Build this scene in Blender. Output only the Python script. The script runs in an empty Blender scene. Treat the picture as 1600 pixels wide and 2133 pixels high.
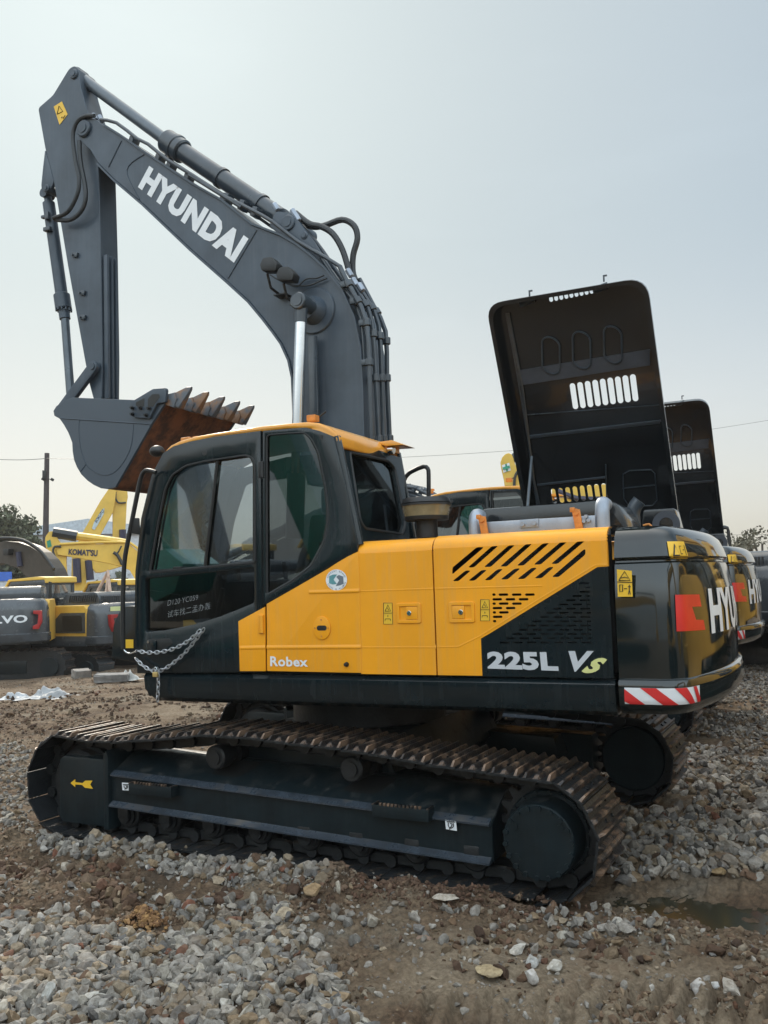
import bpy, bmesh, math, random
import numpy as np
from mathutils import Vector, Matrix, noise as mnoise
R=math.radians; PI=math.pi
sc=bpy.context.scene; COL=sc.collection
random.seed(7); rng=np.random.default_rng(11)

# ------------------------------------------------------------------ camera, sky, sun, exposure
CAM=dict(p=(3.5413,-6.4971,1.8523),yaw=.4762,pit=.079,rol=-.0327,f=1861.3)
def cam_axes():
    y,p,r=CAM['yaw'],CAM['pit'],CAM['rol']
    fw=Vector((-math.sin(y)*math.cos(p),math.cos(y)*math.cos(p),math.sin(p)))
    rt=fw.cross(Vector((0,0,1))).normalized(); up=rt.cross(fw)
    return fw, math.cos(r)*rt+math.sin(r)*up, -math.sin(r)*rt+math.cos(r)*up
FW,RT,UP=cam_axes(); CP=Vector(CAM['p'])
cd=bpy.data.cameras.new('camera'); co=bpy.data.objects.new('camera',cd); COL.objects.link(co)
co.matrix_world=Matrix((( RT.x,UP.x,-FW.x,CP.x),(RT.y,UP.y,-FW.y,CP.y),(RT.z,UP.z,-FW.z,CP.z),(0,0,0,1)))
cd.sensor_fit='VERTICAL'; cd.sensor_height=24; cd.lens=24*CAM['f']/2133; cd.clip_start=.05; cd.clip_end=3000
sc.camera=co
SKYG=.175; SKYT=(3.2,3.76,4.06); BANDT=(1.54,1.37,1.28); SKYFILL=4.5
SUN_AZ,SUN_EL=46,35      # degrees to the left of +Y, and above the horizon
w=bpy.data.worlds.new('World'); sc.world=w; w.use_nodes=True
nt=w.node_tree; bg=nt.nodes['Background']; sky=nt.nodes.new('ShaderNodeTexSky')
sky.sky_type='NISHITA'; sky.sun_disc=False; sky.sun_elevation=R(SUN_EL); sky.sun_rotation=R(-SUN_AZ)
sky.altitude=0; sky.air_density=1.0; sky.dust_density=6.5; sky.ozone_density=1.3
hs=nt.nodes.new('ShaderNodeHueSaturation'); hs.inputs['Saturation'].default_value=1.9; hs.inputs['Value'].default_value=1.0
gm=nt.nodes.new('ShaderNodeGamma'); gm.inputs[1].default_value=SKYG      # thick haze evens the sky out
def vmul(src,val):
    n=nt.nodes.new('ShaderNodeVectorMath'); n.operation='MULTIPLY'; nt.links.new(src,n.inputs[0])
    if isinstance(val,tuple): n.inputs[1].default_value=val
    else: nt.links.new(val,n.inputs[1])
    return n.outputs[0]
def mrange(src,a,b,c,d,it='SMOOTHSTEP'):
    n=nt.nodes.new('ShaderNodeMapRange'); n.interpolation_type=it; nt.links.new(src,n.inputs[0])
    for i,v in zip((1,2,3,4),(a,b,c,d)): n.inputs[i].default_value=v
    return n.outputs[0]
def vdot(src,v):
    n=nt.nodes.new('ShaderNodeVectorMath'); n.operation='DOT_PRODUCT'; nt.links.new(src,n.inputs[0]); n.inputs[1].default_value=v; return n.outputs['Value']
def fmath(op,a,b):
    n=nt.nodes.new('ShaderNodeMath'); n.operation=op
    for i,v in ((0,a),(1,b)):
        if isinstance(v,(int,float)): n.inputs[i].default_value=v
        else: nt.links.new(v,n.inputs[i])
    return n.outputs[0]
gc=nt.nodes.new('ShaderNodeTexCoord').outputs['Generated']
nt.links.new(sky.outputs[0],gm.inputs[0]); nt.links.new(gm.outputs[0],hs.inputs['Color'])
tinted=vmul(hs.outputs[0],SKYT)
# added fill: sky brightened overhead and to the south-east (away from the sun)
south=mrange(vdot(gc,(.50,-.866,0)),-.25,.45,0,1); elev=mrange(vdot(gc,(0,0,1)),.10,.34,0,1); high=mrange(vdot(gc,(0,0,1)),.62,.95,0,.85)
k_=fmath('MAXIMUM',fmath('MULTIPLY',south,elev),high); k_=fmath('ADD',fmath('MULTIPLY',k_,SKYFILL-1),1.0)
cw_=nt.nodes.new('ShaderNodeMix'); cw_.data_type='RGBA'; cw_.blend_type='MULTIPLY'; nt.links.new(mrange(k_,1,2,0,1),cw_.inputs[0]); nt.links.new(tinted,cw_.inputs[6]); cw_.inputs[7].default_value=(1.16,1.0,.86,1); tinted=cw_.outputs[2]
# faint wisps low in the haze
wn=nt.nodes.new('ShaderNodeTexNoise'); wn.inputs['Scale'].default_value=3.5; wn.inputs['Detail'].default_value=7; wn.inputs['Roughness'].default_value=.6
wm=nt.nodes.new('ShaderNodeMapping'); wm.inputs['Scale'].default_value=(1,1,4); nt.links.new(gc,wm.inputs[0]); nt.links.new(wm.outputs[0],wn.inputs['Vector'])
k_=fmath('MULTIPLY',k_,mrange(wn.outputs[0],.5,.8,1.0,1.03))
# warm pale band at the horizon
band=mrange(vdot(gc,(0,0,1)),.0,.38,1,0); mxw=nt.nodes.new('ShaderNodeMix'); mxw.data_type='RGBA'; mxw.blend_type='MULTIPLY'; nt.links.new(band,mxw.inputs[0]); nt.links.new(tinted,mxw.inputs[6]); mxw.inputs[7].default_value=(*BANDT,1)
sc_=nt.nodes.new('ShaderNodeVectorMath'); sc_.operation='SCALE'; nt.links.new(mxw.outputs[2],sc_.inputs[0]); nt.links.new(k_,sc_.inputs['Scale'])
nt.links.new(sc_.outputs[0],bg.inputs[0]); bg.inputs[1].default_value=.12
sd=bpy.data.lights.new('sun','SUN'); so=bpy.data.objects.new('sun',sd); COL.objects.link(so)
sd.energy=3.0; sd.angle=R(1.5); sd.color=(1,.9,.76)
SD=Vector((-math.sin(R(SUN_AZ))*math.cos(R(SUN_EL)),math.cos(R(SUN_AZ))*math.cos(R(SUN_EL)),math.sin(R(SUN_EL))))
so.rotation_euler=SD.to_track_quat('Z','Y').to_euler(); so.location=SD*50
vs=sc.view_settings; sc.display_settings.display_device='sRGB'
vs.view_transform='Standard'; vs.look='None'; vs.exposure=0; vs.gamma=1; vs.use_curve_mapping=False
sc.cycles.max_bounces=8; sc.cycles.transparent_max_bounces=12; sc.cycles.use_denoising=True
try: sc.cycles.denoiser='OPENIMAGEDENOISE'
except Exception: pass
sc.cycles.sample_clamp_indirect=6

# ------------------------------------------------------------------ measuring frames
def ray(px,py): return (FW+RT*((px-800)/CAM['f'])-UP*((py-1066.5)/CAM['f']))
class Frame:                       # a local frame (location, turn about z); at() meets a sight line with a plane y=const
    def __init__(s,loc=(0,0,0),rz=0):
        s.loc=Vector(loc); s.rz=rz; s.inv=Matrix.Rotation(-rz,3,'Z')  # unseen bank behind the camera, raised to shape the reflections
    def at(s,px,py,Y):
        o=s.inv@(CP-s.loc); d=s.inv@ray(px,py); k=(Y-o.y)/d.y; return o+d*k
    def xz(s,pts,Y): return [(q.x,q.z) for q in (s.at(a,b,Y) for a,b in pts)]
    def plane(s,px,py,P0,n):
        o=s.inv@(CP-s.loc); d=s.inv@ray(px,py); P0=Vector(P0);n=Vector(n); return o+d*((P0-o).dot(n)/d.dot(n))
TH=.0419
U=Frame((0,0,0),TH); W=Frame()
def G(px,py,z=0): d=ray(px,py); return CP+d*((z-CP.z)/d.z)

# ------------------------------------------------------------------ materials
def nm(m,t): return m.node_tree.nodes.new(t)
def mat(name,col,rough=.5,metal=0,var=.15,scale=6,bump=0,bscale=40,coat=0,dust=0,dcol=(.2,.14,.09),streak=0,spec=.5,col2=None,vthr=None,rvar=.1,dscale=3):
    m=bpy.data.materials.new(name); m.use_nodes=True; N=m.node_tree.nodes; L=m.node_tree.links
    b=N['Principled BSDF']; b.inputs['Roughness'].default_value=rough; b.inputs['Metallic'].default_value=metal
    b.inputs['Specular IOR Level'].default_value=spec
    if coat: b.inputs['Coat Weight'].default_value=coat; b.inputs['Coat Roughness'].default_value=.04
    tc=N.new('ShaderNodeTexCoord')
    no=N.new('ShaderNodeTexNoise'); no.inputs['Scale'].default_value=scale; no.inputs['Detail'].default_value=6; no.inputs['Roughness'].default_value=.65
    L.new(tc.outputs['Object'],no.inputs['Vector'])
    mx=N.new('ShaderNodeMix'); mx.data_type='RGBA'
    c2=col2 if col2 else tuple(c*(1-var) for c in col); c1=col if col2 else tuple(min(1,c*(1+var)) for c in col)
    mx.inputs[6].default_value=(*c1,1); mx.inputs[7].default_value=(*c2,1)
    rp=N.new('ShaderNodeMapRange'); lo,hi=vthr if vthr else (.35,.65); rp.inputs[1].default_value=lo; rp.inputs[2].default_value=hi
    L.new(no.outputs['Fac'],rp.inputs[0]); L.new(rp.outputs[0],mx.inputs[0]); out=mx.outputs[2]
    if streak:
        mp=N.new('ShaderNodeMapping'); mp.inputs['Scale'].default_value=(30,30,1.2); L.new(tc.outputs['Object'],mp.inputs[0])
        n2=N.new('ShaderNodeTexNoise'); n2.inputs['Scale'].default_value=1.2; n2.inputs['Detail'].default_value=4; L.new(mp.outputs[0],n2.inputs['Vector'])
        r2=N.new('ShaderNodeMapRange'); r2.inputs[1].default_value=.5; r2.inputs[2].default_value=.8; r2.inputs[4].default_value=streak; L.new(n2.outputs['Fac'],r2.inputs[0])
        m2=N.new('ShaderNodeMix'); m2.data_type='RGBA'; m2.inputs[7].default_value=(*dcol,1); L.new(out,m2.inputs[6]); L.new(r2.outputs[0],m2.inputs[0]); out=m2.outputs[2]
    rr=N.new('ShaderNodeMapRange'); rr.inputs[3].default_value=max(0,rough-rvar); rr.inputs[4].default_value=min(1,rough+rvar); L.new(no.outputs['Fac'],rr.inputs[0]); rout=rr.outputs[0]
    if dust:
        ge=N.new('ShaderNodeNewGeometry'); sx=N.new('ShaderNodeSeparateXYZ'); L.new(ge.outputs['Normal'],sx.inputs[0])
        n3=N.new('ShaderNodeTexNoise'); n3.inputs['Scale'].default_value=dscale; n3.inputs['Detail'].default_value=8; n3.inputs['Roughness'].default_value=.7; L.new(tc.outputs['Object'],n3.inputs['Vector'])
        ad=N.new('ShaderNodeMath'); ad.operation='MULTIPLY_ADD'; ad.inputs[1].default_value=.22; L.new(sx.outputs[2],ad.inputs[0]); L.new(n3.outputs['Fac'],ad.inputs[2])
        r3=N.new('ShaderNodeMapRange'); r3.inputs[1].default_value=.78-dust*.4; r3.inputs[2].default_value=.95-dust*.3; L.new(ad.outputs[0],r3.inputs[0])
        m3=N.new('ShaderNodeMix'); m3.data_type='RGBA'; m3.inputs[7].default_value=(*dcol,1); L.new(out,m3.inputs[6]); L.new(r3.outputs[0],m3.inputs[0]); out=m3.outputs[2]
        m4=N.new('ShaderNodeMix'); m4.inputs[3].default_value=.9; L.new(rout,m4.inputs[2]); L.new(r3.outputs[0],m4.inputs[0]); rout=m4.outputs[0]
    L.new(out,b.inputs['Base Color']); L.new(rout,b.inputs['Roughness'])
    if bump:
        nb=N.new('ShaderNodeTexNoise'); nb.inputs['Scale'].default_value=bscale; nb.inputs['Detail'].default_value=5; L.new(tc.outputs['Object'],nb.inputs['Vector'])
        bp=N.new('ShaderNodeBump'); bp.inputs['Strength'].default_value=bump; bp.inputs['Distance'].default_value=.01; L.new(nb.outputs['Fac'],bp.inputs['Height']); L.new(bp.outputs[0],b.inputs['Normal'])
    return m
def glass(name,tint,fres=.06,rough=.02):
    m=bpy.data.materials.new(name); m.use_nodes=True; N=m.node_tree.nodes; L=m.node_tree.links
    N.remove(N['Principled BSDF']); o=N['Material Output']
    t=N.new('ShaderNodeBsdfTransparent'); t.inputs[0].default_value=(*tint,1)
    g=N.new('ShaderNodeBsdfGlossy'); g.inputs['Roughness'].default_value=rough; g.inputs[0].default_value=(.86,.93,.95,1)
    f=N.new('ShaderNodeFresnel'); f.inputs[0].default_value=1.5; mx=N.new('ShaderNodeMixShader'); ma=N.new('ShaderNodeMath'); ma.operation='MULTIPLY_ADD'; ma.inputs[1].default_value=.8; ma.inputs[2].default_value=fres; L.new(f.outputs[0],ma.inputs[0])
    L.new(ma.outputs[0],mx.inputs[0]); L.new(t.outputs[0],mx.inputs[1]); L.new(g.outputs[0],mx.inputs[2]); L.new(mx.outputs[0],o.inputs[0]); return m
M={}
M['yellow']=mat('yellow_paint',(.82,.335,.010),.42,var=.05,scale=2,spec=.35,coat=.12,dust=.12,dcol=(.45,.3,.14),streak=.24,rvar=.1,bump=.14,bscale=1.4)
M['roofy']=mat('roof_paint',(.70,.30,.03),.30,var=.08,scale=3,coat=.3,dust=.25,dcol=(.5,.36,.2),streak=.05)
M['dark']=mat('dark_green_black_paint',(.006,.012,.015),.2,var=.25,scale=3,coat=.2,spec=.35,dust=.06,dcol=(.07,.075,.075),streak=.12,rvar=.07,bump=.015,bscale=4)
M['cw']=mat('glossy_counterweight_paint',(.007,.012,.013),.08,var=.2,scale=2,coat=.35,spec=.5,streak=.03,dcol=(.06,.07,.06),rvar=.04,bump=.05,bscale=2.2)
M['boom']=mat('slate_grey_paint',(.048,.066,.088),.36,spec=.4,var=.2,scale=2.2,streak=.26,dcol=(.10,.115,.135),dust=.1,rvar=.07,bump=.03,bscale=8)
M['hose']=mat('black_rubber_hose',(.018,.022,.026),.45,var=.2)
M['pipe']=mat('dark_blue_steel_pipe',(.03,.042,.055),.3,var=.2,coat=.2)
M['black']=mat('black_plastic',(.01,.011,.012),.45,var=.3,dust=.1,dcol=(.06,.055,.05))
M['hood']=mat('black_hood_paint',(.008,.010,.012),.22,var=.4,scale=5,coat=.3,dust=.08,dcol=(.05,.04,.03),bump=.04,bscale=3)
M['foam']=mat('grey_foam_strip',(.045,.05,.062),.6,var=.15)
M['track']=mat('muddy_track_steel',(.012,.014,.016),.38,var=.4,scale=9,dust=.14,dcol=(.12,.085,.055),bump=.5,bscale=45,dscale=9)
M['grouser']=mat('rusty_worn_steel',(.022,.020,.020),.36,metal=.25,col2=(.19,.125,.085),vthr=(.46,.62),scale=11,dust=.1,dcol=(.2,.12,.07),bump=.5,bscale=70,dscale=12)
M['edge']=mat('flange_sheen_paint',(.035,.045,.058),.28,var=.3,scale=12,coat=.3,dust=.15,dcol=(.1,.09,.08))  # flange paint, sky sheen put into its lighter, bluer colour
M['uc']=mat('undercarriage_paint',(.008,.014,.017),.34,var=.3,scale=5,spec=.35,streak=.15,dcol=(.05,.052,.05),dust=.22,bump=.12,bscale=25,dscale=5)
M['ucd']=mat('greasy_dark_steel',(.008,.009,.010),.5,var=.5,scale=9,dust=.25,dcol=(.06,.045,.03),bump=.4,bscale=40)
M['chrome']=mat('chromed_rod',(.62,.64,.66),.16,metal=1,var=.05)
M['dullrod']=mat('grey_rod',(.10,.12,.14),.3,metal=.3,var=.1)
M['silver']=mat('aluminised_steel',(.30,.34,.40),.42,metal=.45,var=.12,scale=8,dust=.2,dcol=(.3,.3,.3))
M['orange']=mat('orange_bracket',(.55,.2,.03),.5,var=.2,scale=20)
M['white']=mat('white_lettering',(.72,.74,.76),.45,var=.04,scale=10)
M['chalk']=mat('faint_marker',(.28,.3,.31),.6)
M['greyletter']=mat('silver_lettering',(.5,.52,.55),.4,var=.05,scale=10)
M['paleyel']=mat('pale_yellow_lettering',(.62,.62,.25),.45,var=.05)
M['red']=mat('red_decal',(.6,.03,.03),.4,var=.06)
M['orangered']=mat('orange_red_decal',(.62,.022,.018),.35,var=.08)
M['decal']=mat('yellow_decal',(.78,.47,.03),.4,var=.05)
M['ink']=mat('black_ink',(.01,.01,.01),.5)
M['rust']=mat('rusty_bucket_steel',(.22,.085,.038),.8,metal=0,col2=(.07,.035,.025),scale=6,vthr=(.42,.6),bump=.9,bscale=14,dust=.35,dcol=(.26,.12,.055),dscale=4)
M['bucketedge']=mat('bucket_paint_worn',(.050,.068,.090),.4,col2=(.085,.075,.055),scale=1.6,vthr=(.6,.7),bump=.05,bscale=10)
M['darkred']=mat('tail_light_red',(.35,.02,.02),.35,var=.05)
M['tooth']=mat('tooth_steel',(.09,.105,.125),.5,col2=(.22,.125,.07),scale=7,vthr=(.44,.56),bump=.1,bscale=20)
M['rubber']=mat('rubber_seal',(.012,.013,.014),.55)
M['seat']=mat('seat_fabric',(.012,.012,.013),.8)
M['galv']=mat('galvanised_chain',(.45,.46,.48),.35,metal=.8,var=.15,scale=30)
M['brass']=mat('brass_padlock',(.62,.45,.18),.35,metal=.6)
M['glass']=glass('tinted_cab_glass',(.55,.60,.62),.20)
M['glassdark']=glass('dark_cab_glass',(.14,.16,.165),.07)
M['acryl']=mat('yellowed_clear_plastic',(.20,.17,.10),.25,var=.2,scale=8,coat=.5)
M['mirror']=mat('mirror',(.5,.5,.5),.05,metal=1)

# ------------------------------------------------------------------ mesh helpers
def finish(bm,name,m,parent=None,smooth=30,loc=None,rot=None):
    bmesh.ops.recalc_face_normals(bm,faces=bm.faces[:])
    me=bpy.data.meshes.new(name); bm.to_mesh(me); bm.free()
    ms=m if isinstance(m,(list,tuple)) else [m]
    for x in ms: me.materials.append(x)
    if smooth:
        me.polygons.foreach_set('use_smooth',[True]*len(me.polygons)); me.set_sharp_from_angle(angle=R(smooth))
    o=bpy.data.objects.new(name,me); COL.objects.link(o)
    if parent: o.parent=parent
    if loc is not None: o.location=loc
    if rot is not None: o.rotation_euler=rot
    return o
def empty(name,loc=(0,0,0),rz=0):
    o=bpy.data.objects.new(name,None); COL.objects.link(o); o.location=loc; o.rotation_euler=(0,0,rz); o.empty_display_size=.3; return o
def tag(o,label=None,cat=None,group=None,kind=None):
    for k,v in (('label',label),('category',cat),('group',group),('kind',kind)):
        if v: o[k]=v
    return o
def add_prism(bm,pts,a0,a1,bev=0,seg=2,axis='y',mi=0):
    """extrude a closed outline; axis y: pts=(x,z); axis x: pts=(y,z); axis z: pts=(x,y)"""
    f={'y':lambda p,a:(p[0],a,p[1]),'x':lambda p,a:(a,p[0],p[1]),'z':lambda p,a:(p[0],p[1],a)}[axis]
    v0=[bm.verts.new(f(p,a0)) for p in pts]; v1=[bm.verts.new(f(p,a1)) for p in pts]
    n=len(pts); fs=[bm.faces.new(v0),bm.faces.new(v1[::-1])]
    for i in range(n): fs.append(bm.faces.new((v0[i],v0[(i+1)%n],v1[(i+1)%n],v1[i])))
    for x in fs: x.material_index=mi
    if bev:
        bmesh.ops.recalc_face_normals(bm,faces=fs)
        es=set()
        for x in fs[:2]: es.update(x.edges)
        bmesh.ops.bevel(bm,geom=list(es),offset=bev,segments=seg,affect='EDGES',profile=.6,clamp_overlap=True,material=mi)
    return fs
def add_box(bm,c,s,bev=0,rot=None,mi=0,seg=2):
    r=bmesh.ops.create_cube(bm,size=1); vs_=r['verts']
    bmesh.ops.scale(bm,vec=s,verts=vs_)
    if rot is not None: bmesh.ops.rotate(bm,cent=(0,0,0),matrix=rot,verts=vs_)
    bmesh.ops.translate(bm,vec=c,verts=vs_)
    fs=set(f for v in vs_ for f in v.link_faces)
    for f in fs: f.material_index=mi
    if bev:
        es=set(e for v in vs_ for e in v.link_edges); bmesh.ops.bevel(bm,geom=list(es),offset=bev,segments=seg,affect='EDGES',profile=.6,clamp_overlap=True,material=mi)
def add_cyl(bm,p0,p1,r0,r1=None,n=24,cap=True,mi=0,bev=0):
    p0=Vector(p0);p1=Vector(p1); r1=r0 if r1 is None else r1
    d=p1-p0; q=d.to_track_quat('Z','Y').to_matrix()
    prof=[(0,r0),(d.length,r1)]
    if bev: prof=[(0,r0-bev),(bev,r0),(d.length-bev,r1),(d.length,r1-bev)]
    rings=[[bm.verts.new(p0+q@Vector((r*math.cos(2*PI*i/n),r*math.sin(2*PI*i/n),h))) for i in range(n)] for h,r in prof]
    for a,b in zip(rings,rings[1:]):
        for i in range(n): bm.faces.new((a[i],a[(i+1)%n],b[(i+1)%n],b[i])).material_index=mi
    if cap: bm.faces.new(rings[0][::-1]).material_index=mi; bm.faces.new(rings[-1]).material_index=mi
def smooth_path(pts,k=4):
    pts=[Vector(p) for p in pts]
    if k<2 or len(pts)<3: return pts
    out=[]
    for i in range(len(pts)-1):
        a=pts[max(i-1,0)];b=pts[i];c=pts[i+1];d=pts[min(i+2,len(pts)-1)]
        for j in range(k):
            t=j/k; out.append(.5*((2*b)+(c-a)*t+(2*a-5*b+4*c-d)*t*t+(3*b-a-3*c+d)*t**3))
    return out+[pts[-1]]
def add_tube(bm,pts,r,n=10,k=4,closed=False,mi=0):
    P_=smooth_path(pts,k); m=len(P_); rings=[]; prev=None
    for i,p in enumerate(P_):
        if closed: t=(P_[(i+1)%m]-P_[i-1])
        else: t=(P_[min(i+1,m-1)]-P_[max(i-1,0)])
        t.normalize()
        if prev is None: a=t.orthogonal().normalized()
        else: a=(prev-t*prev.dot(t)).normalized()
        prev=a; b=t.cross(a)
        rings.append([bm.verts.new(p+(a*math.cos(2*PI*j/n)+b*math.sin(2*PI*j/n))*r) for j in range(n)])
    rr=list(zip(rings,rings[1:]))+([(rings[-1],rings[0])] if closed else [])
    for A,B in rr:
        for j in range(n): bm.faces.new((A[j],A[(j+1)%n],B[(j+1)%n],B[j])).material_index=mi
    if not closed: bm.faces.new(rings[0][::-1]).material_index=mi; bm.faces.new(rings[-1]).material_index=mi
def curve_mesh(loops,th=0,bev=0,text=None,size=1,offset=0,shear=0,space=1,align='LEFT'):
    """flat filled shape with holes (or text) in the xy plane -> (verts, faces)"""
    if text is None:
        c=bpy.data.curves.new('tmp','CURVE'); c.dimensions='2D'; c.fill_mode='BOTH'
        for lp in loops:
            s=c.splines.new('POLY'); s.points.add(len(lp)-1)
            for q,p in zip(s.points,lp): q.co=(p[0],p[1],0,1)
            s.use_cyclic_u=True
    else:
        c=bpy.data.curves.new('tmp','FONT'); c.body=text; c.size=size; c.offset=offset; c.shear=shear; c.space_character=space; c.resolution_u=3
    c.extrude=th/2; c.bevel_depth=bev; c.bevel_resolution=1
    o=bpy.data.objects.new('tmp',c); COL.objects.link(o)
    me=bpy.data.meshes.new_from_object(o)
    V=[v.co.copy() for v in me.vertices]; F=[tuple(p.vertices) for p in me.polygons]
    bpy.data.objects.remove(o); bpy.data.curves.remove(c); bpy.data.meshes.remove(me)
    return V,F
def add_vf(bm,V,F,fn,mi=0):
    vs_=[bm.verts.new(fn(v)) for v in V]
    for f in F:
        try: bm.faces.new([vs_[i] for i in f]).material_index=mi
        except ValueError: pass
def add_plate(bm,loops,y,th,bev=0,mi=0):
    V,F=curve_mesh(loops,th,bev); add_vf(bm,V,F,lambda v:(v.x,y+v.z,v.y),mi)
    bmesh.ops.remove_doubles(bm,verts=bm.verts[:],dist=1e-5)
def rrect(x0,z0,x1,z1,r,n=5):
    out=[]
    for cx,cz,a in ((x1-r,z1-r,0),(x0+r,z1-r,90),(x0+r,z0+r,180),(x1-r,z0+r,270)):
        for i in range(n+1): t=R(a+90*i/n); out.append((cx+r*math.cos(t),cz+r*math.sin(t)))
    return out
def round_poly(pts,r,n=4):
    out=[]; m=len(pts); rs=r if isinstance(r,(list,tuple)) else [r]*m
    for i in range(m):
        p=Vector(pts[i]);a=Vector(pts[i-1])-p;b=Vector(pts[(i+1)%m])-p; rr=min(rs[i],a.length*.45,b.length*.45)
        if rr<1e-4: out.append(tuple(p)); continue
        A=p+a.normalized()*rr;B=p+b.normalized()*rr
        for j in range(n+1):
            t=j/n; q=A*(1-t)**2+p*2*t*(1-t)+B*t*t; out.append((q.x,q.y))
    return out
def slot(cx,cz,w,h,n=5): r=min(w,h)/2-1e-4; return rrect(cx-w/2,cz-h/2,cx+w/2,cz+h/2,r,n)
def text_mesh(bm,text,quad,offset=0,shear=0,space=1,mi=0,th=0,nrm=None):
    """fit text into the 3-D quad (bottom-left, bottom-right, top-right, top-left)"""
    V,F=curve_mesh(None,0,0,text=text,offset=offset,shear=shear,space=space)
    xs=[v.x for v in V]; ys=[v.y for v in V]; x0,x1,y0,y1=min(xs),max(xs),min(ys),max(ys)
    q=[Vector(a) for a in quad]
    def fn(v):
        s=(v.x-x0)/(x1-x0);t=(v.y-y0)/(y1-y0); return q[0]*(1-s)*(1-t)+q[1]*s*(1-t)+q[2]*s*t+q[3]*(1-s)*t
    add_vf(bm,V,F,fn,mi)
def text_obj(text,quad,m,name,parent,**k):
    bm=bmesh.new(); text_mesh(bm,text,quad,**k); return finish(bm,name,m,parent,smooth=0)
def pquad(F,pts,Y): return [F.at(a,b,Y) for a,b in pts]
def copy_tree(o,parent=None,skip=()):
    c=o.copy(); COL.objects.link(c); c.parent=parent
    for ch in o.children:
        if ch.name.split('.')[0] in skip: continue
        copy_tree(ch,c,skip)
    return c
# ------------------------------------------------------------------ the main excavator
EX=empty('excavator'); tag(EX,'large yellow and black crawler excavator in front, boom raised, bucket curled, hood open','excavator','black and yellow excavators parked side by side')
NE=-1.34                                   # near side plane of the upper structure
def up(bm,name,m,parent=None,smooth=30):
    return finish(bm,name,m,parent or EX,smooth,rot=None if parent else (0,0,TH))
def ux(pts,Y=NE): return U.xz(pts,Y)

# ---- undercarriage
SH=lambda x:-.03*x                         # the frame stands a little nose-up
def track_path():
    pts=[]
    for a in np.linspace(-80,78,18): pts.append((1.87+.335*math.cos(R(a)),.36+.335*math.sin(R(a))))
    for x,z in ((1.6,.715),(1.25,.735),(.85,.775),(.52,.80),(.2,.81),(-.12,.83),(-.5,.83),(-.9,.785),(-1.3,.745),(-1.62,.735)): pts.append((x,z))
    for a in np.linspace(97,262,18): pts.append((-1.87+.365*math.cos(R(a)),.395+.365*math.sin(R(a))))
    for x in np.linspace(-1.6,1.7,12): pts.append((x,.035))
    return pts
def resample(pts,n):
    P_=np.array(pts+[pts[0]]); d=np.r_[0,np.cumsum(np.hypot(*np.diff(P_,axis=0).T))]; t=np.arange(n)*d[-1]/n
    q=np.c_[np.interp(t,d,P_[:,0]),np.interp(t,d,P_[:,1])]; q2=np.c_[np.interp((t+.01)%d[-1],d,P_[:,0]),np.interp((t+.01)%d[-1],d,P_[:,1])]
    return q,q2-q,d[-1]/n
def shoe_mesh(pitch,w=.6):
    bm=bmesh.new(); h=pitch/2
    prof=[(-h*.97,0),(-h*.97,.012),(-h*.88,.012),(-h*.84,.046),(-h*.72,.046),(-h*.66,.012),(-.028,.010),(-.012,.036),(.006,.036),(.02,.010),(h*.52,.010),(h*.58,.038),(h*.70,.038),(h*.78,.008),(h*1.04,.004),(h*1.04,-.006),(h*.6,-.004),(-h*.6,-.004)]
    # stations across the shoe: grousers are chamfered at both ends
    st=[(-w/2,.0),(-w/2+.03,1),(w/2-.03,1),(w/2,.0)]
    rows=[]
    for y,k in st: rows.append([bm.verts.new((x,y,(z if z<=.0125 else .0125+(z-.0125)*k))) for x,z in prof])
    n=len(prof)
    for A,B in zip(rows,rows[1:]):
        for i in range(n):
            f=bm.faces.new((A[i],A[(i+1)%n],B[(i+1)%n],B[i])); top=prof[i][1]>.03 and prof[(i+1)%n][1]>.03
            f.material_index=1 if (top or prof[i][1]>.03 or prof[(i+1)%n][1]>.03) else 0
    bm.faces.new(rows[0]);bm.faces.new(rows[-1][::-1])
    # bolts
    for yy in (-.07,.07):
        for xx in (-.045,.05):
            add_cyl(bm,(xx,yy,.006),(xx,yy,.022),.012,n=6)
    bmesh.ops.recalc_face_normals(bm,faces=bm.faces[:])
    me=bpy.data.meshes.new('track_shoe'); bm.to_mesh(me); bm.free(); me.materials.append(M['track']); me.materials.append(M['grouser']); return me
NSH=49; TP,TD,PITCH=resample(track_path(),NSH); SHOE=shoe_mesh(PITCH)
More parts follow.
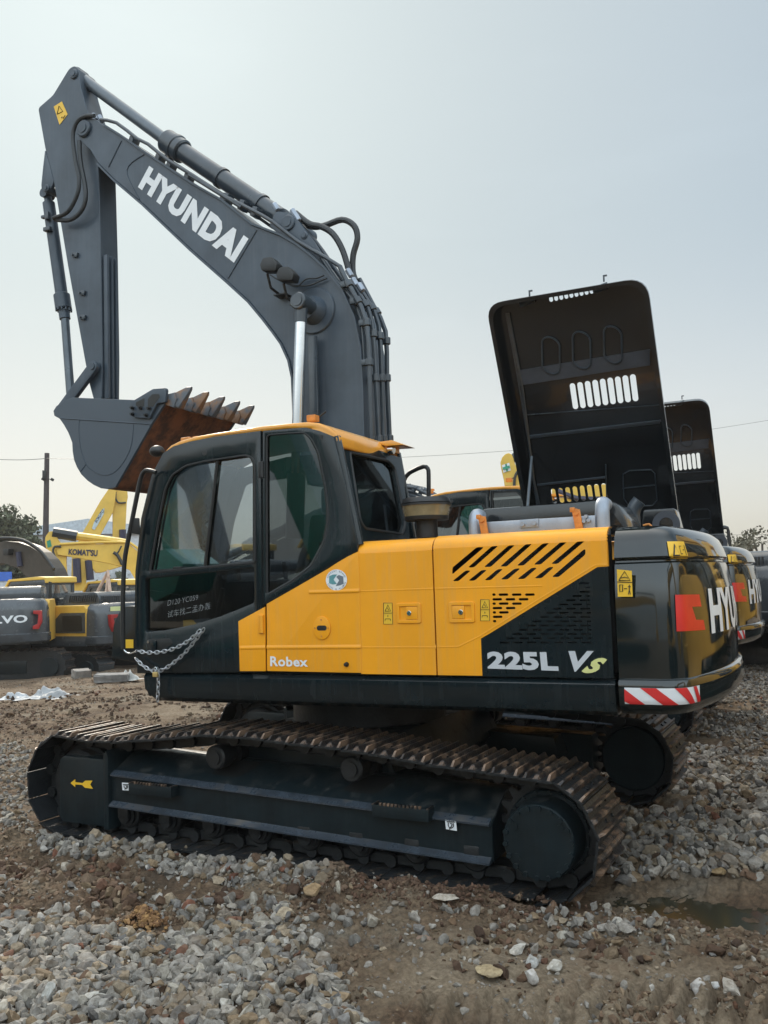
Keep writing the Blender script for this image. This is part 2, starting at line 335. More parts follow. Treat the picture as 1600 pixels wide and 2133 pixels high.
def build_track(s):
    yc=s*1.19
    bm=bmesh.new()                          # the chain of links inside the shoes
    for k in range(NSH):
        p=TP[k];d=TD[k]; a=math.atan2(d[1],d[0]); n=(math.sin(a),-math.cos(a))   # outward normal
        rot=Matrix.Rotation(-a,3,'Y')
        for dy in (-.085,.085):
            c=(p[0]-n[0]*.055,yc+dy,p[1]-n[1]*.055); add_box(bm,c,(PITCH*.8,.032,.075),.012,rot,seg=1)
            e=(p[0]-n[0]*.05+d[0]*9,yc+dy*1.25,p[1]-n[1]*.05+d[1]*9); add_cyl(bm,(e[0],e[1]-.02,e[2]),(e[0],e[1]+.02,e[2]),.042,n=10)
    ch=finish(bm,'track_chain',M['ucd'],EX)
    for k in range(NSH):
        p=TP[k];d=TD[k]; a=math.atan2(d[1],d[0])
        o=bpy.data.objects.new('track_shoe',SHOE); COL.objects.link(o); o.parent=ch
        j=random.uniform(-.012,.012)
        o.location=(p[0],yc,p[1]); o.rotation_euler=(PI,-a+j,0)
    # frame: a channel with a sloping top, mudded
    bm=bmesh.new()
    prof=[(-1.385,.225),(-1.385,.445),(-1.365,.463),(-1.30,.497),(-1.12,.585),(-.97,.585),(-.97,.225)]
    pr=[(yc+(y+1.19)*(-s),z) for y,z in prof]
    add_prism(bm,pr,-1.47,1.56,.006,1,'x')
    pass
    pass
    # dark recesses under the carrier rollers
    for v in bm.verts: v.co.z+=SH(v.co.x)
    fr=finish(bm,'track_frame',M['uc'],EX)
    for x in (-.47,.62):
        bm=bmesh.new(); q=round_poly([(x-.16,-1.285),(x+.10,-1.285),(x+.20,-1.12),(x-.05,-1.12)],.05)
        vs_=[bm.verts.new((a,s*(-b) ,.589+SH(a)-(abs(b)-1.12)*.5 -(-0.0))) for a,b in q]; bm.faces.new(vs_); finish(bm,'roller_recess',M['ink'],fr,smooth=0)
    bm=bmesh.new(); add_prism(bm,[(s*1.386,.430),(s*1.412,.436),(s*1.412,.447),(s*1.366,.474),(s*1.35,.468)],-1.46,1.55,.002,1,'x')
    for v in bm.verts: v.co.z+=SH(v.co.x)
    finish(bm,'upper_flange',M['edge'],fr)
    bm=bmesh.new(); add_prism(bm,[(s*1.386,.215),(s*1.43,.215),(s*1.43,.226),(s*1.386,.252)],-1.46,1.55,.002,1,'x')
    for v in bm.verts: v.co.z+=SH(v.co.x)
    finish(bm,'lower_flange',M['edge'],fr)
    bm=bmesh.new()                          # idler guard box
    add_prism(bm,[(-2.0,.12),(-1.97,.08),(-1.53,.08),(-1.50,.13),(-1.50,.54),(-1.54,.58),(-1.95,.585),(-2.0,.55)],s*1.40,s*1.02,.02)
    add_prism(bm,[(-1.52,.07),(-1.47,.07),(-1.47,.60),(-1.49,.65),(-1.52,.62)],s*1.42,s*1.0,.01)
    for v in bm.verts: v.co.z+=.015
    finish(bm,'idler_guard',M['uc'],EX)
    bm=bmesh.new(); add_cyl(bm,(-1.86,yc-.16,.385),(-1.86,yc+.16,.385),.25,n=40,bev=.02); add_cyl(bm,(-1.86,yc-.06,.385),(-1.86,yc+.06,.385),.285,n=40)
    finish(bm,'idler_wheel',M['ucd'],EX)
    for x,z in ((-.535,.655),(.575,.645)):
        bm=bmesh.new(); a,b=(yc-s*0.12,yc+s*.14)
        add_cyl(bm,(x,a,z),(x,b,z),.055,n=24); add_cyl(bm,(x,yc-s*-.02,z),(x,yc+s*.15,z),.085,n=28,bev=.012); add_cyl(bm,(x,yc+s*.15,z),(x,yc+s*.162,z),.05,n=20)
        add_cyl(bm,(x,yc-s*.1,z),(x,yc-s*.06,z),.085,n=28); add_box(bm,(x,yc-s*.17,z-.03),(.1,.06,.14),.01)
        finish(bm,'carrier_roller',M['ucd'],EX)
    for x in np.linspace(-1.36,1.42,8):
        bm=bmesh.new(); z=.185
        add_cyl(bm,(x,yc-.16,z),(x,yc+.16,z),.075,n=24); 
        for q in (-.11,.11): add_cyl(bm,(x,yc+q-.03,z),(x,yc+q+.03,z),.098,n=24,bev=.01)
        add_cyl(bm,(x,yc+s*.16,z),(x,yc+s*.19,z),.05,n=16); add_box(bm,(x,s*1.375,z+.03),(.10,.03,.09),.01)
        finish(bm,'track_roller',M['ucd'],EX)
    # sprocket and its drive
    bm=bmesh.new(); nT=21; pts=[]
    for i in range(nT*4):
        a=2*PI*i/(nT*4); r_=(.335,.335,.285,.285)[i%4]; pts.append((1.87+r_*math.cos(a),.36+r_*math.sin(a)))
    add_prism(bm,pts,yc-.03,yc+.03,.006,1)
    for i in range(nT): pass
    sp=finish(bm,'sprocket',M['ucd'],EX)
    bm=bmesh.new(); c=(1.87,.345)
    add_cyl(bm,(c[0],s*1.05,c[1]),(c[0],s*1.28,c[1]),.255,n=48,bev=.01)
    add_cyl(bm,(c[0],s*1.28,c[1]),(c[0],s*1.465,c[1]),.225,.212,n=56)
    add_cyl(bm,(c[0],s*1.465,c[1]),(c[0],s*1.475,c[1]),.212,.205,n=56)
    for i in range(18):
        a=2*PI*i/18+.1; add_cyl(bm,(c[0]+.195*math.cos(a),s*1.474,c[1]+.195*math.sin(a)),(c[0]+.195*math.cos(a),s*1.494,c[1]+.195*math.sin(a)),.015,n=8)
        add_cyl(bm,(c[0]+.242*math.cos(a),s*1.28,c[1]+.242*math.sin(a)),(c[0]+.242*math.cos(a),s*1.296,c[1]+.242*math.sin(a)),.012,n=8)
    for a in (35,150,215): add_cyl(bm,(c[0]+.16*math.cos(R(a)),s*1.474,c[1]+.16*math.sin(R(a))),(c[0]+.16*math.cos(R(a)),s*1.482,c[1]+.16*math.sin(R(a))),.022,n=20)
    finish(bm,'drive_hub',M['uc'],EX)
    for x0,x1,z in ((-1.23,-.83,.435),(.79,1.18,.45)):      # step brackets
        bm=bmesh.new()
        add_box(bm,((x0+x1)/2,s*1.455,z-.02),(x1-x0,.012,.075),.004); 
        for xx in (x0+.006,x1-.006): add_box(bm,(xx,s*1.42,z-.02),(.012,.08,.075),.003)
        for k in range(11): xx=x0+.06+k*(x1-x0-.12)/10; add_box(bm,(xx,s*1.455,z+.024),(.016,.018,.018),.002,mi=1)
        for xx in (x0+.006,x1-.006): add_box(bm,(xx,s*1.42,z+.02),(.016,.085,.008),.002,mi=1)
        finish(bm,'foot_step',[M['uc'],M['grouser']],EX)  # serrations in a lighter material: their lit edges put into the colour
for s in (-1,1): build_track(s)
bm=bmesh.new()                             # car body between the tracks
add_prism(bm,[(-.62,.42),(.66,.42),(.75,.52),(.62,.78),(-.58,.78),(-.72,.52)],-1.0,1.0,.03)
add_prism(bm,[(-1.3,.38),(-.5,.38),(-.5,.58),(-1.2,.56)],-1.0,-.75,.02); add_prism(bm,[(-1.3,.38),(-.5,.38),(-.5,.58),(-1.2,.56)],.75,1.0,.02)
add_prism(bm,[(.5,.38),(1.35,.38),(1.3,.54),(.5,.58)],-1.0,-.75,.02); add_prism(bm,[(.5,.38),(1.35,.38),(1.3,.54),(.5,.58)],.75,1.0,.02)
finish(bm,'car_body',M['uc'],EX)
bm=bmesh.new(); add_cyl(bm,(0,0,.78),(0,0,.93),.62,n=56); add_cyl(bm,(0,0,.93),(0,0,1.06),.68,n=56)
for i in range(36): a=2*PI*i/36; add_cyl(bm,(.6*math.cos(a),.6*math.sin(a),.9),(.6*math.cos(a),.6*math.sin(a),.95),.016,n=6)
finish(bm,'swing_bearing',M['ucd'],EX)
# little marks on the near track
def decal(Fr,pts,Y,m,name,parent,k=0): 
    bm=bmesh.new(); bm.faces.new([bm.verts.new(Fr.at(a,b,Y)) for a,b in pts]); return finish(bm,name,m,parent,smooth=0)
def poly_decal(Fr,polys,Y,m,name,parent,th=None):
    bm=bmesh.new()
    for pts in polys:
        L=[[(q.x,q.z) for q in (Fr.at(a,b,Y) for a,b in pts)]]; V,F=curve_mesh(L); add_vf(bm,V,F,lambda v:(v.x,Y,v.y))
    return finish(bm,name,m,parent,smooth=0)
poly_decal(W,[[(147,1631),(157,1623),(157,1629),(172,1631),(178,1626),(193,1626),(188,1634),(194,1643),(177,1641),(171,1635),(157,1634),(157,1640)]],-1.404,M['decal'],'arrow_sticker',EX)
for pts in ([(254,1630),(270,1631),(271,1647),(255,1646)],[(927,1707),(950,1710),(952,1731),(929,1727)]):
    d=poly_decal(W,[pts],-1.412,M['white'],'hook_sticker',EX)
    cx=sum(p[0] for p in pts)/4; cy=sum(p[1] for p in pts)/4; w_=(pts[1][0]-pts[0][0])/2
    bm=bmesh.new(); add_tube(bm,[W.at(cx+a*w_,cy+b*w_,-1.414) for a,b in ((-.5,-.4),(-.45,.2),(0,.55),(.45,.2),(.4,-.35))],.003,n=5,k=3)
    add_tube(bm,[W.at(cx+a*w_,cy+b*w_,-1.414) for a,b in ((-.15,-.3),(.2,-.2),(.1,.15),(-.3,.75))],.003,n=5,k=3)
    add_tube(bm,[W.at(cx+a*w_,cy+b*w_,-1.414) for a,b in ((-.75,-.6),(.7,-.55))],.003,n=5,k=1); finish(bm,'hook_symbol',M['ink'],d)

# ---- revolving frame
bm=bmesh.new()
prof=[(NE+.02,1.245),(NE-.005,1.22),(NE-.008,1.12),(NE+.012,1.065),(NE+.06,1.038),(1.28,1.038),(1.33,1.065),(1.345,1.12),(1.345,1.22),(1.32,1.245)]
add_prism(bm,prof,-1.22,2.245,.0,1,'x')
for v in bm.verts:
    if v.co.x<-1.2 and v.co.z<1.1: v.co.x+=.07
    elif v.co.x<-1.2 and v.co.z<1.15: v.co.x+=.015
bmesh.ops.bevel(bm,geom=[e for e in bm.edges if all(v.co.x<-1 for v in e.verts)],offset=.03,segments=3,affect='EDGES')
up(bm,'revolving_frame',M['dark'])
bm=bmesh.new(); add_box(bm,(.5,0,1.27),(3.3,2.5,.05)); add_box(bm,(1.3,.0,1.6),(1.8,2.0,.7)); up(bm,'inner_deck',M['ink'])

# ---- counterweight: a plan outline lofted through levels
def cw_plan(ins,k=14):
    """near-front corner, flat flank, rounded corner, shallow arc round the tail, and back"""
    hw=1.345-ins; xm=2.86-ins; q=[(2.265,-hw),(2.40,-hw),(2.50-ins*.5,-hw)]
    c=(2.50-ins*.5,-hw+.17)
    for i in range(1,9): t=-PI/2+(PI/2-.30)*i/8; q.append((c[0]+.17*math.cos(t),c[1]+.17*math.sin(t)))
    x0,y0_=q[-1]
    for i in range(1,k+1): t=i/k; y=y0_*(1-t); u=y/y0_; q.append((xm-(xm-x0)*abs(u)**2.1,y))
    return q+[(x,-y) for x,y in q[-2::-1]]
def loft_levels(levels,plan):
    bm=bmesh.new(); rings=[]
    for z,ins in levels: rings.append([bm.verts.new((x,y,z)) for x,y in plan(ins)])
    n=len(rings[0])
    for A,B in zip(rings,rings[1:]):
        for i in range(n): bm.faces.new((A[i],A[(i+1)%n],B[(i+1)%n],B[i]))
    bm.faces.new(rings[0]);bm.faces.new(rings[-1][::-1]); return bm
LV=[(1.035,.16),(1.05,.07),(1.085,.025),(1.13,.004),(1.2,0),(1.232,.002),(1.246,.012),(1.250,.03),(1.254,.034),(1.4,.03),(1.6,.035),(1.75,.048),(1.88,.07),(1.915,.08),(1.925,.10),(1.935,.102),(1.945,.075),(1.955,.07),(2.02,.09),(2.08,.12),(2.115,.16),(2.135,.21),(2.145,.30),(2.147,.5)]
bm=loft_levels(LV,cw_plan)
CW=up(bm,'counterweight',M['cw'],smooth=40)
def cw_s(s_,z,proud=.004):                 # point on the flank and tail at arc length s_ from the near front edge
    ins=float(np.interp(z,[l[0] for l in LV],[l[1] for l in LV])); P_=cw_plan(ins); d=0
    for (ax,ay),(bx,by) in zip(P_,P_[1:]):
        L=math.hypot(bx-ax,by-ay)
        if d+L>=s_ or (bx,by)==P_[-1]:
            t=(s_-d)/L; n=Vector((by-ay,-(bx-ax),0)).normalized(); return Vector((ax+(bx-ax)*t,ay+(by-ay)*t,z))+n*proud
        d+=L
def cw_ray(px,py):
    o=U.inv@CP; dr=U.inv@ray(px,py); best=None; z=1.6
    for it in range(3):
        best=None
        for s_ in np.linspace(0,3.0,900):
            p=cw_s(s_,z,0); k_=((p.x-o.x)*dr.x+(p.y-o.y)*dr.y)/(dr.x**2+dr.y**2); e=math.hypot(o.x+dr.x*k_-p.x,o.y+dr.y*k_-p.y)
            if best is None or e<best[0]: best=(e,s_,o.z+dr.z*k_)
            elif best[0]<.01 and e>.05: break
        z=min(max(best[2],1.05),2.12)
    return best[1],best[2]
def cw_patch(corners,m,name,parent,loops=None,proud=.004,c=None,**k):
    """corners: pixel positions bl,br,tr,tl mapped on the surface; loops in the unit square"""
    c=c or [cw_ray(*p) for p in corners]
    def fn(v):
        s,t=v.x,v.y; f=lambda i:c[0][i]*(1-s)*(1-t)+c[1][i]*s*(1-t)+c[2][i]*s*t+c[3][i]*(1-s)*t
        return cw_s(f(0),f(1),proud)
    bm=bmesh.new()
    if loops is None: loops=[[(0,0),(1,0),(1,1),(0,1)]]
    for L in loops:
        b2=bmesh.new(); V,F=curve_mesh([L]) if isinstance(L,list) else L; add_vf(b2,V,F,lambda v:(v.x,v.y,0))
        for i in range(1,30): bmesh.ops.bisect_plane(b2,geom=b2.verts[:]+b2.edges[:]+b2.faces[:],plane_co=(i/30,0,0),plane_no=(1,0,0))
        for i in range(1,6): bmesh.ops.bisect_plane(b2,geom=b2.verts[:]+b2.edges[:]+b2.faces[:],plane_co=(0,i/6,0),plane_no=(0,1,0))
        b2.verts.index_update(); vv=[bm.verts.new(fn(v.co)) for v in b2.verts]
        for f in b2.faces: bm.faces.new([vv[v.index] for v in f.verts])
        b2.free()
    return finish(bm,name,m,parent,smooth=60)
# red and white stripes on the base
STR=[(1302,1466),(1456,1461),(1456,1427),(1301,1432)]
cw_patch(STR,M['white'],'warning_stripes',CW,proud=.004)
reds=[[(.0,.9),(.0,.2),(.07,.0),(.25,.0)],[(.19,1),(.37,1),(.60,0),(.44,0)],[(.56,1),(.72,1),(.86,0),(.75,0)],[(.83,1),(.92,1),(1,.3),(1,0),(.94,0)]]
reds=[[(0,.92),(.23,0),(.06,0),(0,.15)],[(.18,1),(.36,1),(.60,0),(.43,0)],[(.56,1),(.71,1),(.86,0),(.755,0)],[(.83,1),(.91,1),(1,.25),(1,0),(.93,0)]]
cw_patch(STR,M['red'],'red_stripes',CW,loops=reds,proud=.007)
# emblem and letters on the tail
cw_patch([(1409,1315),(1468,1312),(1460,1238),(1405,1239)],M['orangered'],'tail_emblem',CW,loops=[[(0,0),(1,0),(.96,.28),(.62,.30),(.50,.66),(.92,.66),(.88,1),(0,1)]],proud=.005)
s0_,z0_=cw_ray(1484,1317); s1_,z1_=cw_ray(1474,1229); s2_,z2_=cw_ray(1507,1311)
V,F=curve_mesh(None,text='HYUNDAI',offset=.045,space=1.05); xs=[v.x for v in V];ys=[v.y for v in V]; a_,b_,c_,d_=min(xs),max(xs),min(ys),max(ys)
V2,F2=curve_mesh(None,text='H',offset=.045); hwid=(max(v.x for v in V2)-min(v.x for v in V2))/(b_-a_)
LT=(s2_-s0_)/hwid
cw_patch(None,M['white'],'tail_lettering',CW,loops=[([Vector(((v.x-a_)/(b_-a_),(v.y-c_)/(d_-c_),0)) for v in V],F)],c=[(s0_-.03,z0_-.01),(s0_+LT,z0_-.01),(s0_+LT,z1_+.01),(s0_-.03,z1_+.01)],proud=.006)
# caution stickers
def caution(corners,fn_patch,parent,tall=True):
    pass
d=poly_decal(U,[[(1285,1186),(1316,1189),(1318,1243),(1287,1243)]],NE-.004,M['decal'],'caution_sticker',CW)
def ink_lines(Fr,Y,lines,parent,r=.0028,name='sticker_symbol',k=1):
    bm=bmesh.new()
    for L in lines: add_tube(bm,[Fr.at(a,b,Y) for a,b in L],r,n=4,k=k)
    return finish(bm,name,M['ink'],parent)
ink_lines(U,NE-.006,[[(1289,1209),(1301,1190),(1313,1209),(1289,1209)],[(1286,1212),(1317,1213)],[(1291,1218),(1297,1218),(1297,1232),(1291,1232),(1291,1218)],[(1300,1226),(1306,1226)],[(1311,1218),(1311,1228),(1309,1238)],[(1311,1228),(1313,1238)],[(1308,1222),(1314,1222)],[(1294,1204),(1301,1202),(1308,1204)]],d)
cw_patch([(1394,1164),(1430,1164),(1422,1128),(1388,1128)],M['decal'],'upper_caution_sticker',CW,proud=.006)
c4=[(1394,1164),(1430,1164),(1422,1128),(1388,1128)]
cw_patch(c4,M['ink'],'sticker_symbol',CW,loops=[[(.12,.15),(.42,.15),(.40,.22),(.18,.22)],[(.12,.15),(.19,.22),(.28,.75),(.25,.88)],[(.42,.15),(.40,.22),(.28,.8),(.25,.88)],[(.5,.25),(.63,.25),(.63,.30),(.5,.30)],[(.5,.7),(.63,.7),(.63,.74),(.5,.74)],[(.49,.25),(.51,.25),(.51,.74),(.49,.74)],[(.68,.48),(.8,.48),(.8,.53),(.68,.53)],[(.85,.2),(.89,.2),(.91,.8),(.86,.8)]],proud=.008)

# ---- side panels
SHOULD=.085
def side_panel(x0,x1,ztop,name,m,holes=(),z0=1.262,Yn=NE-.004,th=.03,outline=None,zcut=None):
    """flat sheet with holes, folded shoulder on top running back to the deck"""
    bm=bmesh.new(); zs=ztop-SHOULD
    add_plate(bm,[outline(zs) if outline else [(x0,z0),(x1,z0),(x1,zs),(x0,zs)]]+list(holes),Yn+th/2-.002,.004)
    k=7; rows=[]
    for i in range(k+1):
        a=PI/2*i/k; y=Yn-.002+.0+SHOULD*1.5*(1-math.cos(a)); z=zs+SHOULD*math.sin(a)
        rows.append((y,z))
    rows.append((Yn+.42,ztop+.012))
    # shift the flat sheet so that it meets the fold
    for v in bm.verts: v.co.y-=th/2
    prev=None
    for y,z in rows:
        a=bm.verts.new((x0,y,z));b=bm.verts.new((x1,y,z))
        if prev: bm.faces.new((prev[0],prev[1],b,a))
        prev=(a,b)
    # returned edges left and right
    for x in (x0,x1):
        q=[(Yn-.002,zcut if (zcut and x==x1) else z0)]+rows[:-1]+[(Yn+.13,ztop)]
        for (ya,za),(yb,zb) in zip(q,q[1:]):
            vs_=[bm.verts.new(c) for c in ((x,ya,za),(x,yb,zb),(x,min(yb,0)+.035,zb-.01),(x,min(ya,0)+.035,za))]; bm.faces.new(vs_)
    return up(bm,name,m,smooth=40)
XA=U.at(753,1402,NE).x-.003; XB=U.at(912,1408,NE).x; XC=2.245
def to_poly(px,Y=NE,r=0,n=3):
    q=ux(px,Y); return round_poly(q,r,n) if r else q
# slanted slots (front-left vertical seam to the tail)
def z5(a,b): return (900+a/4,1080+b/4)
slots=[]
up_s=[[(172,460),(172,410),(375,240),(430,238),(425,250),(180,460)],
 [(303,408),(500,232),(556,228),(352,408)],[(436,404),(640,226),(694,222),(492,404)],[(570,400),(782,216),(838,212),(626,400)],
 [(710,392),(926,208),(982,204),(766,392)],[(850,384),(1072,198),(1128,196),(908,384)],[(994,378),(1220,188),(1278,186),(1050,378)],
 [(1000,488),(1262,262),(1280,256),(1282,300),(1058,488)]]
lo_s=[[(174,522),(282,434),(327,434),(224,522)],[(306,518),(416,430),(462,428),(358,518)],[(440,514),(548,424),(596,420),(492,514)],[(574,508),(692,418),(740,416),(632,508)],[(714,504),(832,412),(880,410),(772,504)],[(856,498),(974,406),(1020,404),(916,498)]]
for s_ in up_s+lo_s: slots.append(to_poly([z5(*p) for p in s_],NE,.012))
oval=[]
for k,(yy,x0_,x1_,e) in enumerate([(634,505,862,1),(673,505,803,0),(709,505,750,1),(746,505,695,0),(782,507,640,1),(819,510,587,0),(855,510,540,1)]):
    x=505+k*1.0
    if e: oval.append((x,x+28,yy-10,yy+10)); x+=53
    while x+78<=x1_+8: oval.append((x,x+80,yy-10,yy+10)); x+=110
for a,b,c,d_ in oval:
    q=[z5(a,d_),z5(b,d_),z5(b,c),z5(a,c)]; xz=ux(q); cx=sum(p[0] for p in xz)/4; cz=sum(p[1] for p in xz)/4; slots.append(slot(cx,cz,abs(xz[1][0]-xz[0][0]),abs(xz[2][1]-xz[1][1])))
P2=side_panel(XA+.005,XB-.006,2.135,'side_door',M['yellow'])
# rear side door: yellow with a dark triangular field
dk=[z5(410,1000),z5(480,960),z5(1380,405),z5(1465,398),z5(1520,1335),z5(418,1312)]
dkl=to_poly(dk); dholes=[]
for k in range(15):
    yy=540+k*35.2; xr=1320+ (k*1.2)
    xl=1330-k*62 if k>0 else 1200
    xl=max(xl, 1235-k*53.5)
    x=xr-(40 if k%2 else 92)
    first=True
    while x>xl-20 and x>480:
        wd=(38 if (k%2 and first) else (85 if first else 78)); dholes.append((x,x+wd,yy-8,yy+8)); first=False; x-=113
holes_main=list(slots)
DZ=[]
for a,b,c,d_ in dholes:
    q=[z5(a,d_),z5(b,d_),z5(b,c),z5(a,c)]; xz=ux(q); cx=sum(p[0] for p in xz)/4; cz=sum(p[1] for p in xz)/4; DZ.append(slot(cx,cz,abs(xz[1][0]-xz[0][0]),abs(xz[2][1]-xz[1][1])*.9))
dq=to_poly(dk); dq[4]=(XC-.006,dq[3][1]-.0) if False else dq[4]
x3_=XC-.004; dtop=dq[3][1]; darko=[dq[0],dq[1],dq[2],(x3_,dtop),(x3_,1.258),(dq[0][0],1.258)]
P3=side_panel(XB+.004,x3_,2.143,'vented_side_door',M['yellow'],holes=holes_main,outline=lambda zs:[(XB+.004,1.262),(dq[0][0],1.262),dq[0],dq[1],dq[2],(x3_,dtop),(x3_,zs),(XB+.004,zs)],zcut=dtop)
bm=bmesh.new(); add_plate(bm,[darko]+DZ,NE-.001,.006); up(bm,'dark_vent_panel',M['dark'],P3)
bm=bmesh.new()                              # radiator fins and dark core behind the slots
add_box(bm,((XB+XC)/2,-1.12,1.7),(XC-XB-.04,.02,.8)); up(bm,'radiator_core',M['ink'],P3)
bm=bmesh.new()
for k in range(26):
    add_box(bm,((XB+XC)/2+.1,-1.2,1.78+k*.0125),(XC-XB-.35,.05,.003),0,Matrix.Rotation(R(35),3,'X'))
up(bm,'radiator_louvres',M['dullrod'],P3)
def ridge(pts,parent,Y=NE-.004,h=.006,wd=.012,m=None,name='pressed_crease'):
    """a soft pressed step in the sheet"""
    q=[U.at(a,b,Y) for a,b in pts]; bm=bmesh.new()
    for a,b in zip(q,q[1:]):
        d=(b-a).normalized(); n=Vector((-d.z,0,d.x))
        off=[(-wd,0),(-wd*.35,-h),(wd*.35,-h*.7),(wd*1.4,0)]
        A=[bm.verts.new(a+n*o+Vector((0,hh,0))) for o,hh in off];B=[bm.verts.new(b+n*o+Vector((0,hh,0))) for o,hh in off]
        for i in range(3): bm.faces.new((A[i],A[i+1],B[i+1],B[i]))
    return up(bm,name,m or M['yellow'],parent,smooth=80)
ridge([(752,1348),(909,1348)],P2); ridge([(752,1231),(903,1226)],P2)
ridge([(913,1347),(955,1347),(1000,1325),(1120,1250),(1240,1177),(1265,1176)],P3); ridge([(908,1226),(1130,1220)],P3)
# handles
def handle(parent,c,flip):
    x,y=c; bm=bmesh.new(); q=U.at(x,y,NE); X,Z=q.x,q.z
    V,F=curve_mesh([rrect(X-.082,Z-.062,X+.082,Z+.062,.012),rrect(X-.066,Z-.046,X+.066,Z+.046,.006)],.012,.003); add_vf(bm,V,F,lambda v:(v.x,NE-.008+v.z,v.y))
    h=up(bm,'latch_frame',M['yellow'],parent)
    bm=bmesh.new(); add_box(bm,(X,NE-.002,Z),(.132,.004,.092)); up(bm,'latch_recess',M['roofy'],h)
    bm=bmesh.new(); s=-.022 if flip else .022; add_box(bm,(X+s,NE-.010,Z),(.082,.012,.082),.004); up(bm,'latch',M['yellow'],h)
    bm=bmesh.new(); add_cyl(bm,(X+(s*.2),NE-.016,Z),(X+s*.2,NE-.022,Z),.016,n=18,bev=.002); up(bm,'lock',M['chrome'],h)
    bm=bmesh.new(); add_box(bm,(X+(s*.2),NE-.0225,Z),(.004,.001,.014)); up(bm,'keyhole',M['ink'],h)
handle(P2,(853,1277),False); handle(P3,(963,1275),True)
for par,(x,y) in ((P2,(808,1278)),(P3,(1010,1271))):
    d=poly_decal(U,[[(x-9,y-22),(x+9,y-22),(x+10,y+22),(x-9,y+22)]],NE-.0085,M['decal'],'lock_sticker',par)
    ink_lines(U,NE-.010,[[(x-9,y-1),(x+9,y-1)],[(x-6,y-5),(x,y-18),(x+6,y-5),(x-6,y-5)],[(x-1,y-12),(x+2,y-7)],[(x,y+3),(x,y+7)],[(x-6,y+15),(x-5,y+11),(x+5,y+11),(x+6,y+15)],[(x-9,y-22),(x+9,y-22),(x+10,y+22),(x-9,y+22),(x-9,y-22)]],d,r=.0018)
text_obj('225L',pquad(U,[(1016,1393),(1164,1398),(1160,1358),(1014,1357)],NE-.008),M['greyletter'],'model_lettering',P3,offset=.05,space=1.05)
text_obj('V',pquad(U,[(1184,1398),(1212,1400),(1237,1356),(1184,1356)],NE-.009),M['greyletter'],'model_lettering',P3,offset=.045)
text_obj('S',pquad(U,[(1209,1402),(1254,1403),(1266,1371),(1228,1369)],NE-.010),M['paleyel'],'model_lettering',P3,offset=.06,shear=.35)

# ---- cab
YC=-1.325; YF=-.36
CABo=[(292,1400),(286,1300),(288,1190),(300,1080),(322,990),(345,946),(366,932),(400,922),(450,912),(546,900)]
doorpx=CABo+[(551,1398)]
upw=[(312,1193),(320,1146),(331,1082),(344,1019),(358,990),(387,970),(425,961),(512,948),(526,953),(532,968),(532,1172)]
low=[(306,1204),(535,1181),(536,1256),(500,1271),(462,1286),(410,1302),(350,1314),(307,1318)]
bm=bmesh.new(); Dl=ux(doorpx,YC); add_plate(bm,[Dl,round_poly(ux(upw,YC),.03),round_poly(ux(low,YC),.02)],YC,.045,.006)
CD=up(bm,'cab_door',M['dark'])
def pane(px,Y,name,parent,m,r=.02,th=.005):
    bm=bmesh.new(); V,F=curve_mesh([round_poly(ux(px,Y),r) if r else ux(px,Y)],0); add_vf(bm,V,F,lambda v:(v.x,Y,v.y)); return up(bm,name,m,parent,smooth=0)
def gasket(px,Y,parent,r=.009,rr=.03):
    q=round_poly(ux(px,Y),rr); bm=bmesh.new(); add_tube(bm,[(a,Y,b) for a,b in q],r,n=6,k=1,closed=True); up(bm,'window_seal',M['rubber'],parent)
pane(upw,YC+.005,'upper_window',CD,M['glass']); gasket(upw,YC-.026,CD)
pane(low,YC+.002,'lower_window',CD,M['glassdark']); 
bm=bmesh.new(); add_tube(bm,[U.at(a,b,YC-.012) for a,b in ((453,960),(440,1070),(427,1180))],.012,n=6,k=1); add_tube(bm,[U.at(a,b,YC-.012) for a,b in ((310,1190),(430,1181),(534,1169))],.008,n=6,k=1)
up(bm,'window_bar',M['black'],CD)
bm=bmesh.new(); add_box(bm,U.at(370,1183,YC-.02),(.07,.02,.018),.006); up(bm,'window_catch',M['black'],CD)
bm=bmesh.new()                              # hinges
q=U.at(546,978,YC-.03); add_cyl(bm,(q.x,YC-.03,q.z-.055),(q.x,YC-.03,q.z+.055),.016,n=12); add_box(bm,(q.x-.012,YC-.02,q.z),(.04,.02,.12),.004)
up(bm,'upper_hinge',M['black'],CD)
yd=[(497,1294),(552,1264),(553.5,1398),(500,1398)]
bm=bmesh.new(); add_prism(bm,ux(yd,YC-.03),YC-.034,YC-.018,.003); YD=up(bm,'yellow_door_corner',M['yellow'],CD)
ridge([(500,1350),(553,1349)],YD,YC-.034)
bm=bmesh.new(); q=U.at(546,1300,YC-.04); add_cyl(bm,(q.x,YC-.045,q.z-.06),(q.x,YC-.045,q.z+.06),.015,n=12); add_box(bm,(q.x-.01,YC-.036,q.z),(.045,.014,.13),.004); up(bm,'lower_hinge',M['yellow'],YD)
bm=bmesh.new(); hp=[(308,1331),(356,1329),(362,1341),(345,1351),(310,1358)]; add_prism(bm,round_poly(ux(hp,YC-.026),.02),YC-.029,YC-.022,.003); h=up(bm,'door_handle_recess',M['black'],CD)
bm=bmesh.new(); q=U.at(322,1344,YC-.03); add_box(bm,(q.x,YC-.035,q.z),(.045,.02,.07),.006); up(bm,'door_handle',M['dark'],h)
bm=bmesh.new(); q=U.at(309,1337,YC-.03); add_cyl(bm,(q.x,YC-.026,q.z),(q.x,YC-.034,q.z),.011,n=14); up(bm,'door_lock',M['chrome'],h)
bm=bmesh.new(); q=U.at(426,943,YC-.03); add_cyl(bm,(q.x,YC-.02,q.z),(q.x,YC-.032,q.z),.022,n=18,bev=.003); up(bm,'round_plug',M['black'],CD)
